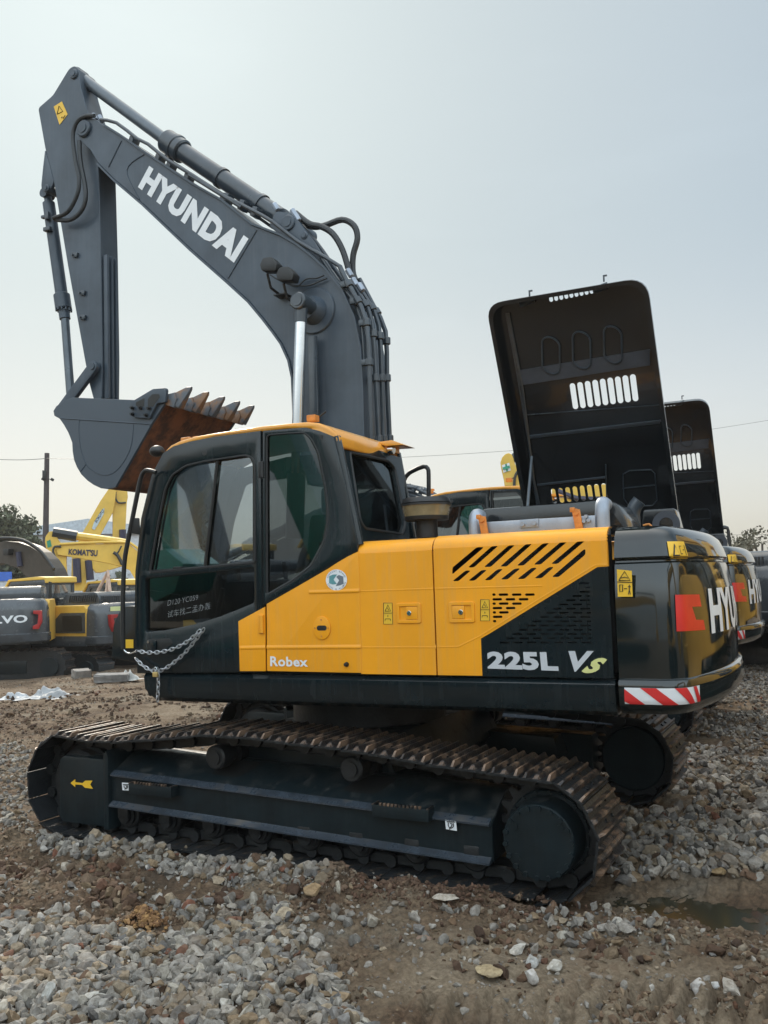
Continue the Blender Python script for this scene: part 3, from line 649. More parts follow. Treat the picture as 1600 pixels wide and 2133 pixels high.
# fixed rear quarter: frame, glass, pillar
qf=[(553,900),(600,896),(640,893),(668,900),(698,912),(722,1010),(738,1090),(747,1128),(747,1147),(690,1180),(620,1222),(553,1260)]
qw=[(556,906),(600,902),(636,901),(650,914),(665,944),(678,1007),(684,1055),(684,1092),(676,1130),(650,1178),(612,1208),(557,1240)]
bm=bmesh.new(); add_plate(bm,[ux(qf,YC),round_poly(ux(qw,YC),.025)],YC,.045,.006); QF=up(bm,'cab_rear_quarter',M['dark'])
pane(qw,YC-.012,'quarter_window',QF,M['glassdark']); gasket(qw,YC-.024,QF,.007)
# yellow panel under the quarter window
yp=[(555,1258),(620,1221),(684,1184),(715,1163),(747,1148),(750,1260),(753,1402),(556,1398)]
bm=bmesh.new(); add_prism(bm,round_poly(ux(yp,NE-.012),[.004]*3+[.03,.01,.01,.01,.01]),NE-.012,NE+.04,.008,3); YP=up(bm,'cab_side_panel',M['yellow'])
ridge([(556,1349),(752,1348)],YP,NE-.013); ridge([(644,1234),(749,1231)],YP,NE-.013)
bm=bmesh.new(); q=U.at(671,1308,NE-.014); c0=[(q.x+.066*math.cos(t),q.z+.078*math.sin(t)) for t in np.linspace(0,2*PI,32,endpoint=False)]
add_prism(bm,c0,NE-.022,NE-.012,.004); cv=up(bm,'oval_cover',M['yellow'],YP)
bm=bmesh.new(); add_prism(bm,slot(q.x+.002,q.z,.075,.034),NE-.0235,NE-.0215,0); up(bm,'cover_slot',M['ink'],cv)
bm=bmesh.new(); 
for a,b in ((0,.055),(0,-.055),(.05,0),(-.05,0)): add_cyl(bm,(q.x+a,NE-.022,q.z+b),(q.x+a,NE-.0245,q.z+b),.006,n=8)
up(bm,'cover_screws',M['orange'],cv)
bm=bmesh.new(); q=U.at(722,1384,NE-.014); add_cyl(bm,(q.x,NE-.010,q.z),(q.x,NE-.035,q.z),.017,.012,n=18,bev=.002); up(bm,'rubber_stop',M['black'],YP)
text_obj('Robex',pquad(U,[(563,1388),(642,1389),(640,1369),(563,1367)],NE-.016),M['white'],'model_lettering',YP,offset=.028,space=1.08)
# round sticker with an emblem
q=U.at(701,1208,NE-.014); rx,rz_=.080,.070
def ell(k): return [(q.x+rx*k*math.cos(t),q.z+rz_*k*math.sin(t)) for t in np.linspace(0,2*PI,40,endpoint=False)]
bm=bmesh.new(); V,F=curve_mesh([ell(1)]); add_vf(bm,V,F,lambda v:(v.x,NE-.0155,v.y)); st=up(bm,'round_sticker',M['white'],YP,smooth=0)
MT=mat('teal_print',(.10,.27,.29),.4); MG=mat('grey_print',(.14,.17,.2),.4)
for m_,pp in ((MT,[(-.82,-.35),(-.78,.45),(-.35,.62),(.12,.62),(-.3,.05),(.05,-.45),(-.4,-.5)]),(MG,[(.78,.35),(.8,-.45),(.4,-.62),(-.1,-.7),(.3,-.05),(0,.35),(.3,.55)])):
    bm=bmesh.new(); V,F=curve_mesh([[(q.x+rx*a*.85,q.z+rz_*b*.85) for a,b in pp]]); add_vf(bm,V,F,lambda v:(v.x,NE-.0165,v.y)); up(bm,'emblem',m_,st,smooth=0)
def ring_text(s_,a0,a1):
    bm=bmesh.new()
    for i,ch in enumerate(s_):
        if ch==' ': continue
        a=R(a0+(a1-a0)*i/(len(s_)-1)); V,F=curve_mesh(None,text=ch,offset=.01); xs=[v.x for v in V]; cx=(min(xs)+max(xs))/2
        def fn(v,a=a,cx=cx):
            u,t=(v.x-cx)*.016,(v.y)*.016; rr=.86; d_=1 if a0>a1 else -1
            cxx=q.x+rx*rr*math.cos(a);czz=q.z+rz_*rr*math.sin(a); tx,tz=(math.sin(a),-math.cos(a)) if d_>0 else (-math.sin(a),math.cos(a)); nx,nz=(math.cos(a),math.sin(a)) if d_>0 else (-math.cos(a),-math.sin(a))
            return (cxx+tx*u+nx*(t-.006),NE-.017,czz+tz*u+nz*(t-.006))
        add_vf(bm,V,F,fn)
    up(bm,'ring_lettering',MG,st,smooth=0)
ring_text('CURRENT BRAND',160,20); ring_text('STEEL & ALUMIN',205,340)
# rear wall of the cab
RW0=U.at(699,912,YC+.02); RW1=U.at(747,1125,YC+.02); RW2=U.at(835,950,YF)
RN=(RW1-RW0).cross(RW2-RW0).normalized()
def rw(px,py,off=0): 
    return U.plane(px,py,RW0,RN)+RN*off
if RN.x<0: RN=-RN
def rw_plate(loops,off,name,parent,m,th=.03,bev=.004):
    o=RW0; ex=Vector((0,1,0)); ex=(ex-RN*ex.dot(RN)).normalized(); ey=ex.cross(RN).normalized()
    if ey.z<0: ey=-ey
    L=[]
    for lp in loops: L.append([((p-o).dot(ex),(p-o).dot(ey)) for p in lp])
    V,F=curve_mesh(L,th,bev); bm=bmesh.new(); add_vf(bm,V,F,lambda v:o+ex*v.x+ey*v.y+RN*(off+v.z)); return up(bm,name,m,parent)
def rnd3(pts,r,n=4):
    out=[]; m=len(pts)
    for i in range(m):
        p=pts[i];a=pts[i-1]-p;b=pts[(i+1)%m]-p; rr=min(r,a.length*.45,b.length*.45);A=p+a.normalized()*rr;B=p+b.normalized()*rr
        for j in range(n+1): t=j/n; out.append(A*(1-t)**2+p*2*t*(1-t)+B*t*t)
    return out
ro=[rw(*p) for p in [(699,908),(836,955),(853,1122),(800,1140),(747,1145),(738,1090)]]
rwin=[rw(*p) for p in [(728,942),(808,960),(822,975),(844,1090),(838,1113),(760,1101),(750,1085)]]
BWp=rw_plate([ro,rnd3(rwin,.03)],-.015,'cab_rear_wall',None,M['dark'])
rw_plate([rnd3(rwin,.03)],-.02,'rear_window',BWp,M['glassdark'],th=0,bev=0)
bm=bmesh.new(); add_tube(bm,[p+RN*.002 for p in rnd3(rwin,.03)],.010,n=6,k=1,closed=True); up(bm,'window_seal',M['rubber'],BWp)
# corner post (rounded) between side and rear, front face, far side, floor, seat
bm=bmesh.new(); add_tube(bm,[U.at(701,910,YC+.012),U.at(722,1005,YC+.012),U.at(738,1080,YC+.012),U.at(749,1135,YC+.012)],.03,n=12,k=1); up(bm,'corner_post',M['dark'])
fr=ux([(292,1400),(286,1300),(288,1190),(300,1080),(322,990),(345,946)],YC)
bm=bmesh.new()
for (a,b),(c,d_) in zip(fr,fr[1:]):
    for y0_,y1_ in ((YC,YC+.05),(YF-.05,YF)):
        vs_=[bm.verts.new(p) for p in ((a,y0_,b),(a,y1_,b),(c,y1_,d_),(c,y0_,d_))]; bm.faces.new(vs_)
        vs_=[bm.verts.new(p) for p in ((a+.05,y0_,b),(a+.05,y1_,b),(c+.05,y1_,d_),(c+.05,y0_,d_))]; bm.faces.new(vs_)
bmesh.ops.remove_doubles(bm,verts=bm.verts[:],dist=1e-4); up(bm,'front_pillars',M['dark'])
bm=bmesh.new()
for (a,b),(c,d_) in zip(fr[1:],fr[2:]):
    vs_=[bm.verts.new(p) for p in ((a+.02,YC+.05,b),(a+.02,YF-.05,b),(c+.02,YF-.05,d_),(c+.02,YC+.05,d_))]; bm.faces.new(vs_)
bmesh.ops.remove_doubles(bm,verts=bm.verts[:],dist=1e-4); up(bm,'windscreen',M['glass'])
farl=[(-1.24,1.25),(-1.26,1.6),(-1.25,2.0),(-1.18,2.39),(-1.08,2.71),(-.97,2.84),(-.5,2.9),(.4,2.9),(.5,2.85),(.62,2.1),(.62,1.25)]
farw=round_poly([(-1.15,1.75),(-1.14,2.05),(-1.06,2.4),(-.93,2.72),(.38,2.78),(.5,1.75)],.05)
bm=bmesh.new(); add_plate(bm,[farl,farw],YF,.04,.005); FS=up(bm,'cab_far_side',M['dark'])
bm=bmesh.new(); V,F=curve_mesh([farw]); add_vf(bm,V,F,lambda v:(v.x,YF,v.y)); up(bm,'far_window',M['glass'],FS,smooth=0)
bm=bmesh.new(); add_box(bm,(-.3,(YC+YF)/2,1.29),(1.8,.9,.04)); add_box(bm,(.55,(YC+YF)/2,1.7),(.06,.9,.9)); up(bm,'cab_floor',M['ink'])
bm=bmesh.new(); add_box(bm,(-.12,-.85,1.72),(.5,.5,.14),.04); add_box(bm,(.12,-.85,2.05),(.13,.48,.62),.05,Matrix.Rotation(R(8),3,'Y')); add_box(bm,(.18,-.85,2.46),(.09,.28,.2),.04); add_box(bm,(-.05,-.85,1.5),(.4,.4,.4),.02)
up(bm,'operator_seat',M['seat'])
bm=bmesh.new(); add_box(bm,(-.25,-1.17,1.75),(.6,.13,.3),.03); add_box(bm,(-.25,-.52,1.75),(.6,.13,.3),.03); add_tube(bm,[(-.45,-1.17,1.9),(-.47,-1.17,2.05)],.018,k=1); add_tube(bm,[(-.45,-.52,1.9),(-.47,-.52,2.05)],.018,k=1)
add_tube(bm,[(-.9,-.75,1.3),(-.75,-.75,1.85)],.02,k=1);add_tube(bm,[(-.9,-.95,1.3),(-.75,-.95,1.85)],.02,k=1); up(bm,'control_console',M['black'])
# roof
rf=[(343,950),(346,938),(356,928),(374,919),(408,909),(450,902),(500,894),(550,887),(600,882),(640,879),(664,881),(684,890),(702,903),(703,922),(690,918),(664,903),(648,893),(600,893),(550,899),(450,912),(404,922),(372,932)]
bm=bmesh.new(); add_prism(bm,ux(rf,YC-.01),YC-.015,YF+.03,.035,3); RO=up(bm,'cab_roof',M['roofy'],smooth=50)
bm=bmesh.new(); q=ux([(640,893),(668,893),(703,912),(703,926),(684,920),(664,934),(655,912)],YC-.012); add_prism(bm,round_poly(q,.01),YC-.016,YC+.01,.003); up(bm,'roof_corner',M['roofy'],RO)
bm=bmesh.new(); a=rw(703,905); b=rw(836,950); 
for off,z in ((0,0),): pass
add_prism(bm,round_poly([(a.x-.12,a.z+.05),(a.x+.0,a.z+.035),(a.x+.05,a.z-.03),(a.x+.05,a.z-.10),(a.x+.0,a.z-.10),(a.x-.06,a.z-.05)],.02),YC-.005,YF+.02,.015); up(bm,'roof_rear_fascia',M['roofy'],RO,smooth=50)
bm=bmesh.new(); q=U.at(671,911,YC-.02); add_cyl(bm,(q.x,YC-.015,q.z),(q.x,YC-.03,q.z),.022,.015,n=18); up(bm,'roof_plug',M['ink'],RO)
bm=bmesh.new(); p0=U.at(652,872,-.75); add_box(bm,p0,(.075,.07,.05),.006); up(bm,'roof_block',M['orange'],RO)
bm=bmesh.new(); add_tube(bm,[U.at(660,872,-.7),U.at(679,857,-.7)],.007,k=1); up(bm,'aerial_stub',M['black'],RO)
bm=bmesh.new(); 
for a,b in ((380,915),(400,912),(388,917)): pass
q=U.at(388,917,-1.0); add_box(bm,q,(.09,.03,.045),.008); q=U.at(410,913,-.8); add_box(bm,q,(.05,.05,.03),.006); q=U.at(706,903,-1.2); add_box(bm,q,(.03,.02,.03),.004); q=U.at(722,914,-1.15); add_box(bm,q,(.02,.05,.012),.002)
up(bm,'roof_brackets',M['orange'],RO)
bm=bmesh.new(); q=U.at(815,935,-.5); add_box(bm,(q.x-.02,q.y,q.z-.01),(.12,.14,.05),.008); add_prism(bm,[(q.x-.1,q.z+.045),(q.x+.05,q.z+.05),(q.x+.15,q.z+.005),(q.x+.0,q.z+.01)],-.6,-.38,.004); up(bm,'rear_lamp_bracket',M['roofy'],RO)
bm=bmesh.new(); add_cyl(bm,(q.x+.0,q.y-.06,q.z-.015),(q.x+.05,q.y-.06,q.z-.02),.028,.034,n=16,bev=.004); up(bm,'rear_lamp',M['mirror'],RO)
# handrail, mirror
bm=bmesh.new(); add_tube(bm,[U.at(a,b,-1.42) for a,b in [(325,984),(310,980),(300,983),(293,998),(284,1040),(275,1085),(266,1130),(259,1175),(256,1260),(257,1352)]],.017,n=12,k=3); HR=up(bm,'cab_handrail',M['black'])
bm=bmesh.new(); add_prism(bm,round_poly(ux([(274,1079),(290,1079),(292,1114),(270,1110)],-1.42),.01),-1.425,-1.415,.002); up(bm,'mirror_bracket',M['black'],HR)
bm=bmesh.new(); add_tube(bm,[U.at(a,b,-1.42) for a,b in [(257,1350),(262,1358),(272,1361),(285,1356)]],.007,k=3); up(bm,'chrome_hook',M['chrome'],HR)
bm=bmesh.new(); q=U.at(327,940,-1.3); bmesh.ops.create_uvsphere(bm,u_segments=24,v_segments=14,radius=.052,matrix=Matrix.Translation(q)@Matrix.Diagonal((1.15,1,.85,1)))
add_tube(bm,[U.at(335,940,-1.28),U.at(350,952,-1.22),U.at(346,946,-1.2)],.01,k=2); up(bm,'round_mirror',M['black'])
# writing on the lower glass
def scribble(strokes,Y,parent,r=.0022):
    bm=bmesh.new()
    for s_ in strokes: add_tube(bm,[U.at(a,b,Y) for a,b in s_],r,n=4,k=1)
    return up(bm,'hand_writing',M['white'],parent,smooth=0)
text_obj('D120·YC059',[U.at(*p,YC-.008) for p in ((349,1262),(414,1249),(412,1239),(348,1251))],M['chalk'],'hand_writing',CD,offset=-.02,shear=.3)
text_obj('试车找二孟办轰',[U.at(*p,YC-.008) for p in ((350,1287),(440,1268),(438,1254),(349,1273))],M['chalk'],'hand_writing',CD,offset=-.016,shear=.2)

# ---- deck, engine bay
bm=bmesh.new(); add_box(bm,(.9,0.1,2.04),(.55,2.2,.05)); add_box(bm,(.65,0.4,1.7),(.05,1.8,.8)); up(bm,'rear_deck',M['ink'])
bm=bmesh.new(); add_prism(bm,[(.64,1.26),(2.245,1.26),(2.245,2.1),(2.2,2.14),(.68,2.13),(.64,2.08)],.95,1.335,.03); up(bm,'far_side_doors',M['yellow'])
bm=bmesh.new(); add_prism(bm,[(-1.1,1.26),(.62,1.26),(.62,1.85),(.5,1.92),(-.95,1.9),(-1.1,1.75)],.42,1.33,.03); up(bm,'fuel_tank',M['dark'])
def pxc(px,py,Y): return U.at(px,py,Y)
YE=-.95
c=pxc(888,1060,YE); k=lambda py: U.at(888,py,YE).z; 
bm=bmesh.new(); add_cyl(bm,(c.x,YE,k(1050)),(c.x,YE,k(1038)),.172,.160,n=40,bev=.006); add_cyl(bm,(c.x,YE,k(1084)),(c.x,YE,k(1076)),.15,.155,n=36); add_cyl(bm,(c.x,YE,k(1120)),(c.x,YE,k(1084)),.075,.075,n=28)
add_cyl(bm,(c.x,YE,k(1054)),(c.x,YE,k(1050)),.176,.176,n=40); PC=up(bm,'air_precleaner',M['black'])
bm=bmesh.new(); add_cyl(bm,(c.x,YE,k(1076)),(c.x,YE,k(1054)),.152,.168,n=40,cap=False); up(bm,'precleaner_bowl',M['acryl'],PC)
bm=bmesh.new(); add_tube(bm,[U.at(a,b,.5) for a,b in [(800,1110),(838,1010),(848,990),(860,981),(882,972),(891,976),(893,990),(893,1045)]],.019,n=12,k=2); up(bm,'deck_handrail',M['black'])
bm=bmesh.new(); pl=[(985,1112),(992,1075),(1006,1060),(1060,1056),(1190,1047),(1262,1040),(1285,1048),(1302,1075),(1312,1112)]; add_prism(bm,round_poly(ux(pl,-.75),.03),-.75,-.2,.02); up(bm,'engine_cover',M['hood'])
bm=bmesh.new(); add_prism(bm,ux([(1000,1112),(1003,1088),(1240,1073),(1240,1105)],-1.0),-1.0,-.8,.012)
for a,b in ((1090,1092),(1114,1090)): q=U.at(a,b,-1.0); add_cyl(bm,(q.x,-1.0,q.z),(q.x,-1.025,q.z),.016,n=6)
add_prism(bm,ux([(1084,1083),(1122,1080),(1122,1097),(1084,1100)],-1.005),-1.012,-1.0,.003)
for a,b in ((1222,1076),(1228,1084),(1218,1086)): q=U.at(a,b,-1.0); add_cyl(bm,(q.x,-1.0,q.z),(q.x,-1.03,q.z),.012,n=6)
up(bm,'charge_air_duct',M['silver'])
for x,y in ((990,1070),(1254,1046)):
    bm=bmesh.new(); q=U.at(x,y+14,YE); add_tube(bm,[q+Vector((0,0,-.28)),q+Vector((0,0,-.06)),q+Vector((0,.01,.0)),q+Vector((.0,.04,.035)),q+Vector((.005,.09,.03))],.046,n=18,k=4); up(bm,'silver_elbow_pipe',M['silver'])
for x,y in ((1008,1092),(1204,1078)):
    bm=bmesh.new(); q=U.at(x,y,-1.02); add_box(bm,(q.x,q.y,q.z-.03),(.05,.02,.16),.005,Matrix.Rotation(R(-8),3,'Y')); add_cyl(bm,(q.x-.01,q.y-.02,q.z+.035),(q.x-.01,q.y-.005,q.z+.035),.022,n=10); add_box(bm,(q.x-.03,q.y-.01,q.z+.05),(.03,.03,.03),.005); up(bm,'orange_clamp',M['orange'])
bm=bmesh.new(); pts=[U.at(a,b,-.2) for a,b in [(1322,1120),(1320,1090),(1319,1070),(1323,1055),(1332,1043)]]; add_tube(bm,pts,.048,n=18,k=4)
EP=up(bm,'exhaust_pipe',M['pipe'])
bm=bmesh.new(); add_prism(bm,round_poly(ux([(1335,1115),(1340,1062),(1405,1058),(1420,1115)],.3),.02),.3,.55,.01); HB=up(bm,'hood_foot_box',M['hood'])
bm=bmesh.new(); q=U.at(1388,1092,.29); V,F=curve_mesh([[(q.x+.1*math.cos(t),q.z+.1*math.sin(t)) for t in np.linspace(0,2*PI,28,endpoint=False)],[(q.x+.05*math.cos(t),q.z+.05*math.sin(t)) for t in np.linspace(0,2*PI,28,endpoint=False)]],.01); add_vf(bm,V,F,lambda v:(v.x,.285+v.z,v.y)); up(bm,'round_flange',M['foam'],HB)
bm=bmesh.new(); add_tube(bm,[U.at(1340,1095,-.6),U.at(1352,1092,-.6),U.at(1358,1099,-.6)],.008,k=2); up(bm,'orange_hook',M['orange'])

# ---- the open hood
H0=Vector((1.77,.95,2.2)); H1=Vector((1.77,.10,4.05)); HD=(H1-H0).normalized(); HX=Vector((1,0,0)); HN=HX.cross(HD).normalized()   # HN towards the camera side below
if HN.y>0: HN=-HN
def hpx(px,py,off=0):
    p=U.plane(px,py,H0+HN*off,HN)-H0; return (p.x,p.dot(HD))
def hmap(u,v,n=0): return H0+HX*u+HD*v+HN*n
HO=[hpx(1102,1078),hpx(1026,660),hpx(1060,636),hpx(1310,574),hpx(1350,590),hpx(1375,790),hpx(1418,1098)]
tl=hpx(1026,640); tr=hpx(1348,571); bl=hpx(1110,1090); br=hpx(1418,1100)
xl=(tl[0]+bl[0])/2; xr=(tr[0]+br[0])/2; vt=(tl[1]+tr[1])/2
vt+=.01; HOUT=round_poly([(bl[0],0.0),(tl[0],vt),(tr[0],vt),(br[0],0.0)],[.02,.14,.16,.02],6)
def z6(a,b): return (1000+a/2.667,550+b/2.667)
hh=[]
def hole_between(t_,b_,wpx,off=0):
    (ax,ay),(bx,by)=hpx(*z6(*t_)),hpx(*z6(*b_)); w_=wpx
    cx,cy=(ax+bx)/2,(ay+by)/2; L=math.hypot(ax-bx,ay-by); an=0
    return [(cx+p*math.cos(an)-q_*math.sin(an),cy+p*math.sin(an)+q_*math.cos(an)) for p,q_ in slot(0,0,w_,L)]
for i in range(9): t=i/8; hh.append(hole_between((511+t*336,662-t*50),(533+t*333,806-t*44),.044))
for i in range(9): t=i/8; hh.append(hole_between((388+t*228,182-t*44),(402+t*222,208-t*44),.030))
for i in range(8): t=i/7; hh.append(hole_between((408+t*276,1248-t*30),(414+t*284,1330-t*30),.038))
wx=[hpx(1352,1010),hpx(1378,1004),hpx(1392,1035),hpx(1388,1052),hpx(1330,1060),hpx(1325,1030)]
bm=bmesh.new()
def clip_poly(P_,v,keep_above):
    out=[]
    for i in range(len(P_)):
        a=P_[i];b=P_[(i+1)%len(P_)]; ia=(a[1]>=v)==keep_above; ib=(b[1]>=v)==keep_above
        if ia: out.append(a)
        if ia!=ib: t=(v-a[1])/(b[1]-a[1]); out.append((a[0]+(b[0]-a[0])*t,v))
    return out
groups=[hh[0:9],hh[9:18],hh[18:]]
cuts=[]
def vr(g): vs_=[p[1] for h_ in g for p in h_]; return min(vs_),max(vs_)
r2_,r0_,r1_=vr(groups[2]),vr(groups[0]),vr(groups[1])
ca=(r2_[1]+r0_[0])/2; cb=(r0_[1]+r1_[0])/2
def band(lo,hi,g):
    P_=HOUT
    if lo is not None: P_=clip_poly(P_,lo,True)
    if hi is not None: P_=clip_poly(P_,hi,False)
    # one slot per column so that the fill stays simple
    g=sorted(g,key=lambda h_:sum(p[0] for p in h_)/len(h_)); cx_=[sum(p[0] for p in h_)/len(h_) for h_ in g]
    xc=[None]+[(a+b)/2 for a,b in zip(cx_,cx_[1:])]+[None]
    sw=lambda Q:[(b,a) for a,b in Q]
    for i,h_ in enumerate(g):
        Q=sw(P_)
        if xc[i] is not None: Q=clip_poly(Q,xc[i],True)
        if xc[i+1] is not None: Q=clip_poly(Q,xc[i+1],False)
        V,F=curve_mesh([sw(Q),h_],.004); add_vf(bm,V,F,lambda v:hmap(v.x,v.y,v.z))
band(None,ca,groups[2]); band(ca,cb,groups[0]); band(cb,None,groups[1])
n=len(HOUT)                                  # folded rim
for A,B,c_,d_ in ((0,.10,0,0),(.10,.10,0,.028)):
    pass
def inset(pts,d):
    cx=sum(p[0] for p in pts)/len(pts);cy=sum(p[1] for p in pts)/len(pts); out=[]
    for p in pts:
        out.append((p[0]+(d if p[0]<cx else -d),p[1]+(d if p[1]<cy else -d)))
    return out
r0=[bm.verts.new(hmap(*p,0)) for p in HOUT]; r1=[bm.verts.new(hmap(*p,.13)) for p in inset(HOUT,-.012)]; r2=[bm.verts.new(hmap(*p,.13)) for p in inset(HOUT,.02)]; r3=[bm.verts.new(hmap(*p,.115)) for p in inset(HOUT,.022)]
for A,B in ((r0,r1),(r1,r2),(r2,r3)):
    for i in range(n): bm.faces.new((A[i],A[(i+1)%n],B[(i+1)%n],B[i]))
HOOD=up(bm,'engine_hood',M['hood'],smooth=40)
bm=bmesh.new()                               # inner stiffening ribs, oval embosses, latches
def hline(pts,r=.008,off=.012,k=1,closed=False): add_tube(bm,[hmap(*hpx(*z6(*p)),off) for p in pts],r,n=6,k=k,closed=closed)
hline([(275,955),(1005,868)],.010); hline([(272,965),(1000,880)],.006); hline([(320,1225),(695,1182)],.010); hline([(265,835),(1000,780)],.004)
hline([(700,1110),(705,1300)],.006); hline([(795,1165),(830,1145),(950,1140),(972,1160),(985,1310),(960,1338),(830,1345),(800,1300)],.005,closed=True); hline([(792,1243),(972,1225)],.004)
for cx,cy in ((397,505),(567,475),(740,445)):
    pts=[]
    for t in np.linspace(0,2*PI,28,endpoint=False):
        a,b=math.cos(t),math.sin(t); pts.append((cx+48*a+ (b*14),cy+ (55 if b>0 else -55)+47*b))
    hline(pts,.007,.022,closed=True)
hline([(160,270),(215,560),(240,700),(300,1190),(330,1330)],.012,.02); hline([(150,270),(205,570),(270,960),(320,1330)],.007,.03); hline([(945,300),(1010,800),(1060,1180)],.010,.02)
for cx,cy in ((268,205),(675,128)): 
    p=hmap(*hpx(*z6(cx,cy)),.05); add_box(bm,p,(.12,.03,.05),.008,Matrix.Rotation(R(-12),3,'Y'))
for cx,cy in ((278,162),(690,78)):
    p=hmap(*hpx(*z6(cx,cy)),.02); add_box(bm,p,(.012,.012,.05),.002); add_box(bm,p+Vector((0.01,0,.02)),(.03,.012,.012),.002)
up(bm,'hood_ribs',M['pipe'],HOOD)  # bluish rib highlights put into a lighter paint than the hood's
bm=bmesh.new(); q=[hpx(*z6(*p)) for p in ((212,590),(945,472),(945,560),(222,672))]; vs_=[bm.verts.new(hmap(*p,.016)) for p in q]+[bm.verts.new(hmap(*p,.003)) for p in q]
for f in ((0,1,2,3),(0,1,5,4),(1,2,6,5),(2,3,7,6),(3,0,4,7)): bm.faces.new([vs_[i] for i in f])
up(bm,'foam_strip',M['foam'],HOOD)
bm=bmesh.new(); add_tube(bm,[hmap(bl[0]+.1,.75,.05),Vector((1.3,.25,2.2))],.012,k=1); up(bm,'hood_stay',M['dullrod'],HOOD)

# ---- boom, arm, bucket
YB0,YB1=-.10,.34; YA0,YA1=.0,.25; YM=.12
BOOM=[(160,270),(166,250),(184,243),(202,250),(216,262),(250,283),(300,318),(400,384),(462,419),(525,469),(585,492),(619,512),(650,536),(676,560),(712,606),(737,662),(750,725),(755,819),(757,912),(757,1010),(640,1010),(616,880),(612,787),(604,750),(588,715),(570,690),(550,664),(520,628),(475,587),(400,521),(300,426),(240,375),(205,340),(188,312),(168,294)]
bm=bmesh.new(); add_prism(bm,ux(BOOM,YB0),YB0,YB1,.004,1); 
BM=up(bm,'boom',M['boom'],smooth=20)
# edge flanges of top and bottom plates
def strip_along(px,Y0,Y1,th,m,name,parent,lift=0):
    q=ux(px,YB0); bm=bmesh.new(); R0=[];R1=[]
    for i,(x,z) in enumerate(q):
        a=Vector(q[max(i-1,0)]);b=Vector(q[min(i+1,len(q)-1)]); t=(b-a).normalized(); n_=Vector((-t.y,t.x))
        R0.append((x,z));R1.append((x+n_.x*th,z+n_.y*th))
    rows=[[bm.verts.new((p[0],Y,p[1])) for p in Rr] for Rr in (R0,R1) for Y in (Y0,Y1)]
    o=[rows[0],rows[1],rows[3],rows[2]]
    for k_ in range(4):
        A,B=o[k_],o[(k_+1)%4]
        for i in range(len(A)-1): bm.faces.new((A[i],A[i+1],B[i+1],B[i]))
    bm.faces.new([r_[0] for r_ in o]);bm.faces.new([r_[-1] for r_ in o][::-1])
    return up(bm,name,m,parent,smooth=40)
top_edge=BOOM[4:20]; strip_along(top_edge,YB0-.02,YB1+.02,.018,M['boom'],'boom_top_plate',BM)
bot=[(616,880),(612,787),(604,750),(588,715),(570,690),(550,664),(520,628),(475,587),(400,521),(300,426),(240,375),(205,340)]; strip_along(bot,YB0-.02,YB1+.02,.018,M['boom'],'boom_bottom_plate',BM)
# weld seams on the near face
bm=bmesh.new()
for L in ([(535,479),(475,580)],[(253,293),(226,348)],[(300,322),(275,338),(264,355),(270,378),(290,415)]):
    add_tube(bm,[U.at(a,b,YB0-.002) for a,b in L],.007,n=6,k=2)
up(bm,'weld_seam',M['boom'],BM)
text_obj('HYUNDAI',pquad(U,[(287,390),(487,548),(518,497),(311,345)],YB0-.004),M['white'],'boom_lettering',BM,offset=.062,space=1.1)
# arm cylinder foot bracket on the boom
for Y in (YB0+.03,YB1-.07):
    bm=bmesh.new(); br_=[(560,470),(575,440),(598,442),(620,458),(655,505),(690,560),(650,545),(600,505)]; add_prism(bm,round_poly(ux(br_,Y),.03),Y,Y+.04,.006); up(bm,'cylinder_bracket',M['boom'],BM)
# arm
ARM=[(79,225),(110,198),(133,160),(144,142),(155,136),(164,143),(168,182),(185,240),(198,262),(205,338),(210,526),(213,740),(212,832),(196,836),(186,800),(177,753),(141,553),(112,379),(94,310)]
bm=bmesh.new(); add_prism(bm,round_poly(ux(ARM,YA0),.03,2),YA0,YA1,.006,1); AR=up(bm,'arm',M['boom'],smooth=20)
bm=bmesh.new(); ear=[(94,312),(90,345),(86,385),(87,398),(97,402),(104,396),(112,379),(104,345)]
for Y in (YA0-.005,YA1-.035): add_prism(bm,round_poly(ux(ear,Y),.02),Y,Y+.04,.004)
up(bm,'bucket_cylinder_bracket',M['boom'],AR)
bm=bmesh.new()                              # flat bars down the arm's inner face
xz=ux([(214,530),(216,830)],YA0); 
for Y in (YA0+.03,YA0+.09,YA0+.15):
    a,b=Vector((xz[0][0],Y,xz[0][1])),Vector((xz[1][0],Y,xz[1][1])); add_box(bm,(a+b)/2+Vector((.02,0,0)),(.05,.03,(a-b).length),.006)
up(bm,'wear_bar',M['boom'],AR)
bm=bmesh.new()
for a,b in ((157,531),(172,610),(173,661)):
    q=U.at(a,b,YA0-.012); add_box(bm,q,(.07,.03,.05),.008,Matrix.Rotation(R(15),3,'Y')); add_cyl(bm,q+Vector((-.02,-.015,0)),q+Vector((-.02,-.03,0)),.01,n=8)
up(bm,'hose_clamp',M['pipe'],AR)
d=poly_decal(U,[[(112,222),(129,211),(141,238),(124,260)]],YA0-.004,M['decal'],'caution_sticker',AR); d.rotation_euler=(0,0,TH) if False else d.rotation_euler
ink_lines(U,YA0-.006,[[(119,238),(123,221),(131,232),(119,238)],[(131,247),(136,240)],[(128,246),(130,243)]],d,r=.004)
def boss(px,py,Y0,Y1,r,parent,m='boom',name='pin',bev=.008):
    q=U.at(px,py,Y0); bm=bmesh.new(); add_cyl(bm,(q.x,Y0,q.z),(q.x,Y1,q.z),r,n=28,bev=bev); add_cyl(bm,(q.x,Y0-.008,q.z),(q.x,Y0+.002,q.z),r*.55,n=20); return up(bm,name,M[m],parent)
boss(172,266,YB0-.03,YB1+.03,.085,BM); boss(152,153,YA0-.02,YA1+.02,.05,AR); boss(95,391,YA0-.03,YA1+.03,.04,AR); boss(598,463,YB0+.01,YB1-.01,.07,BM)
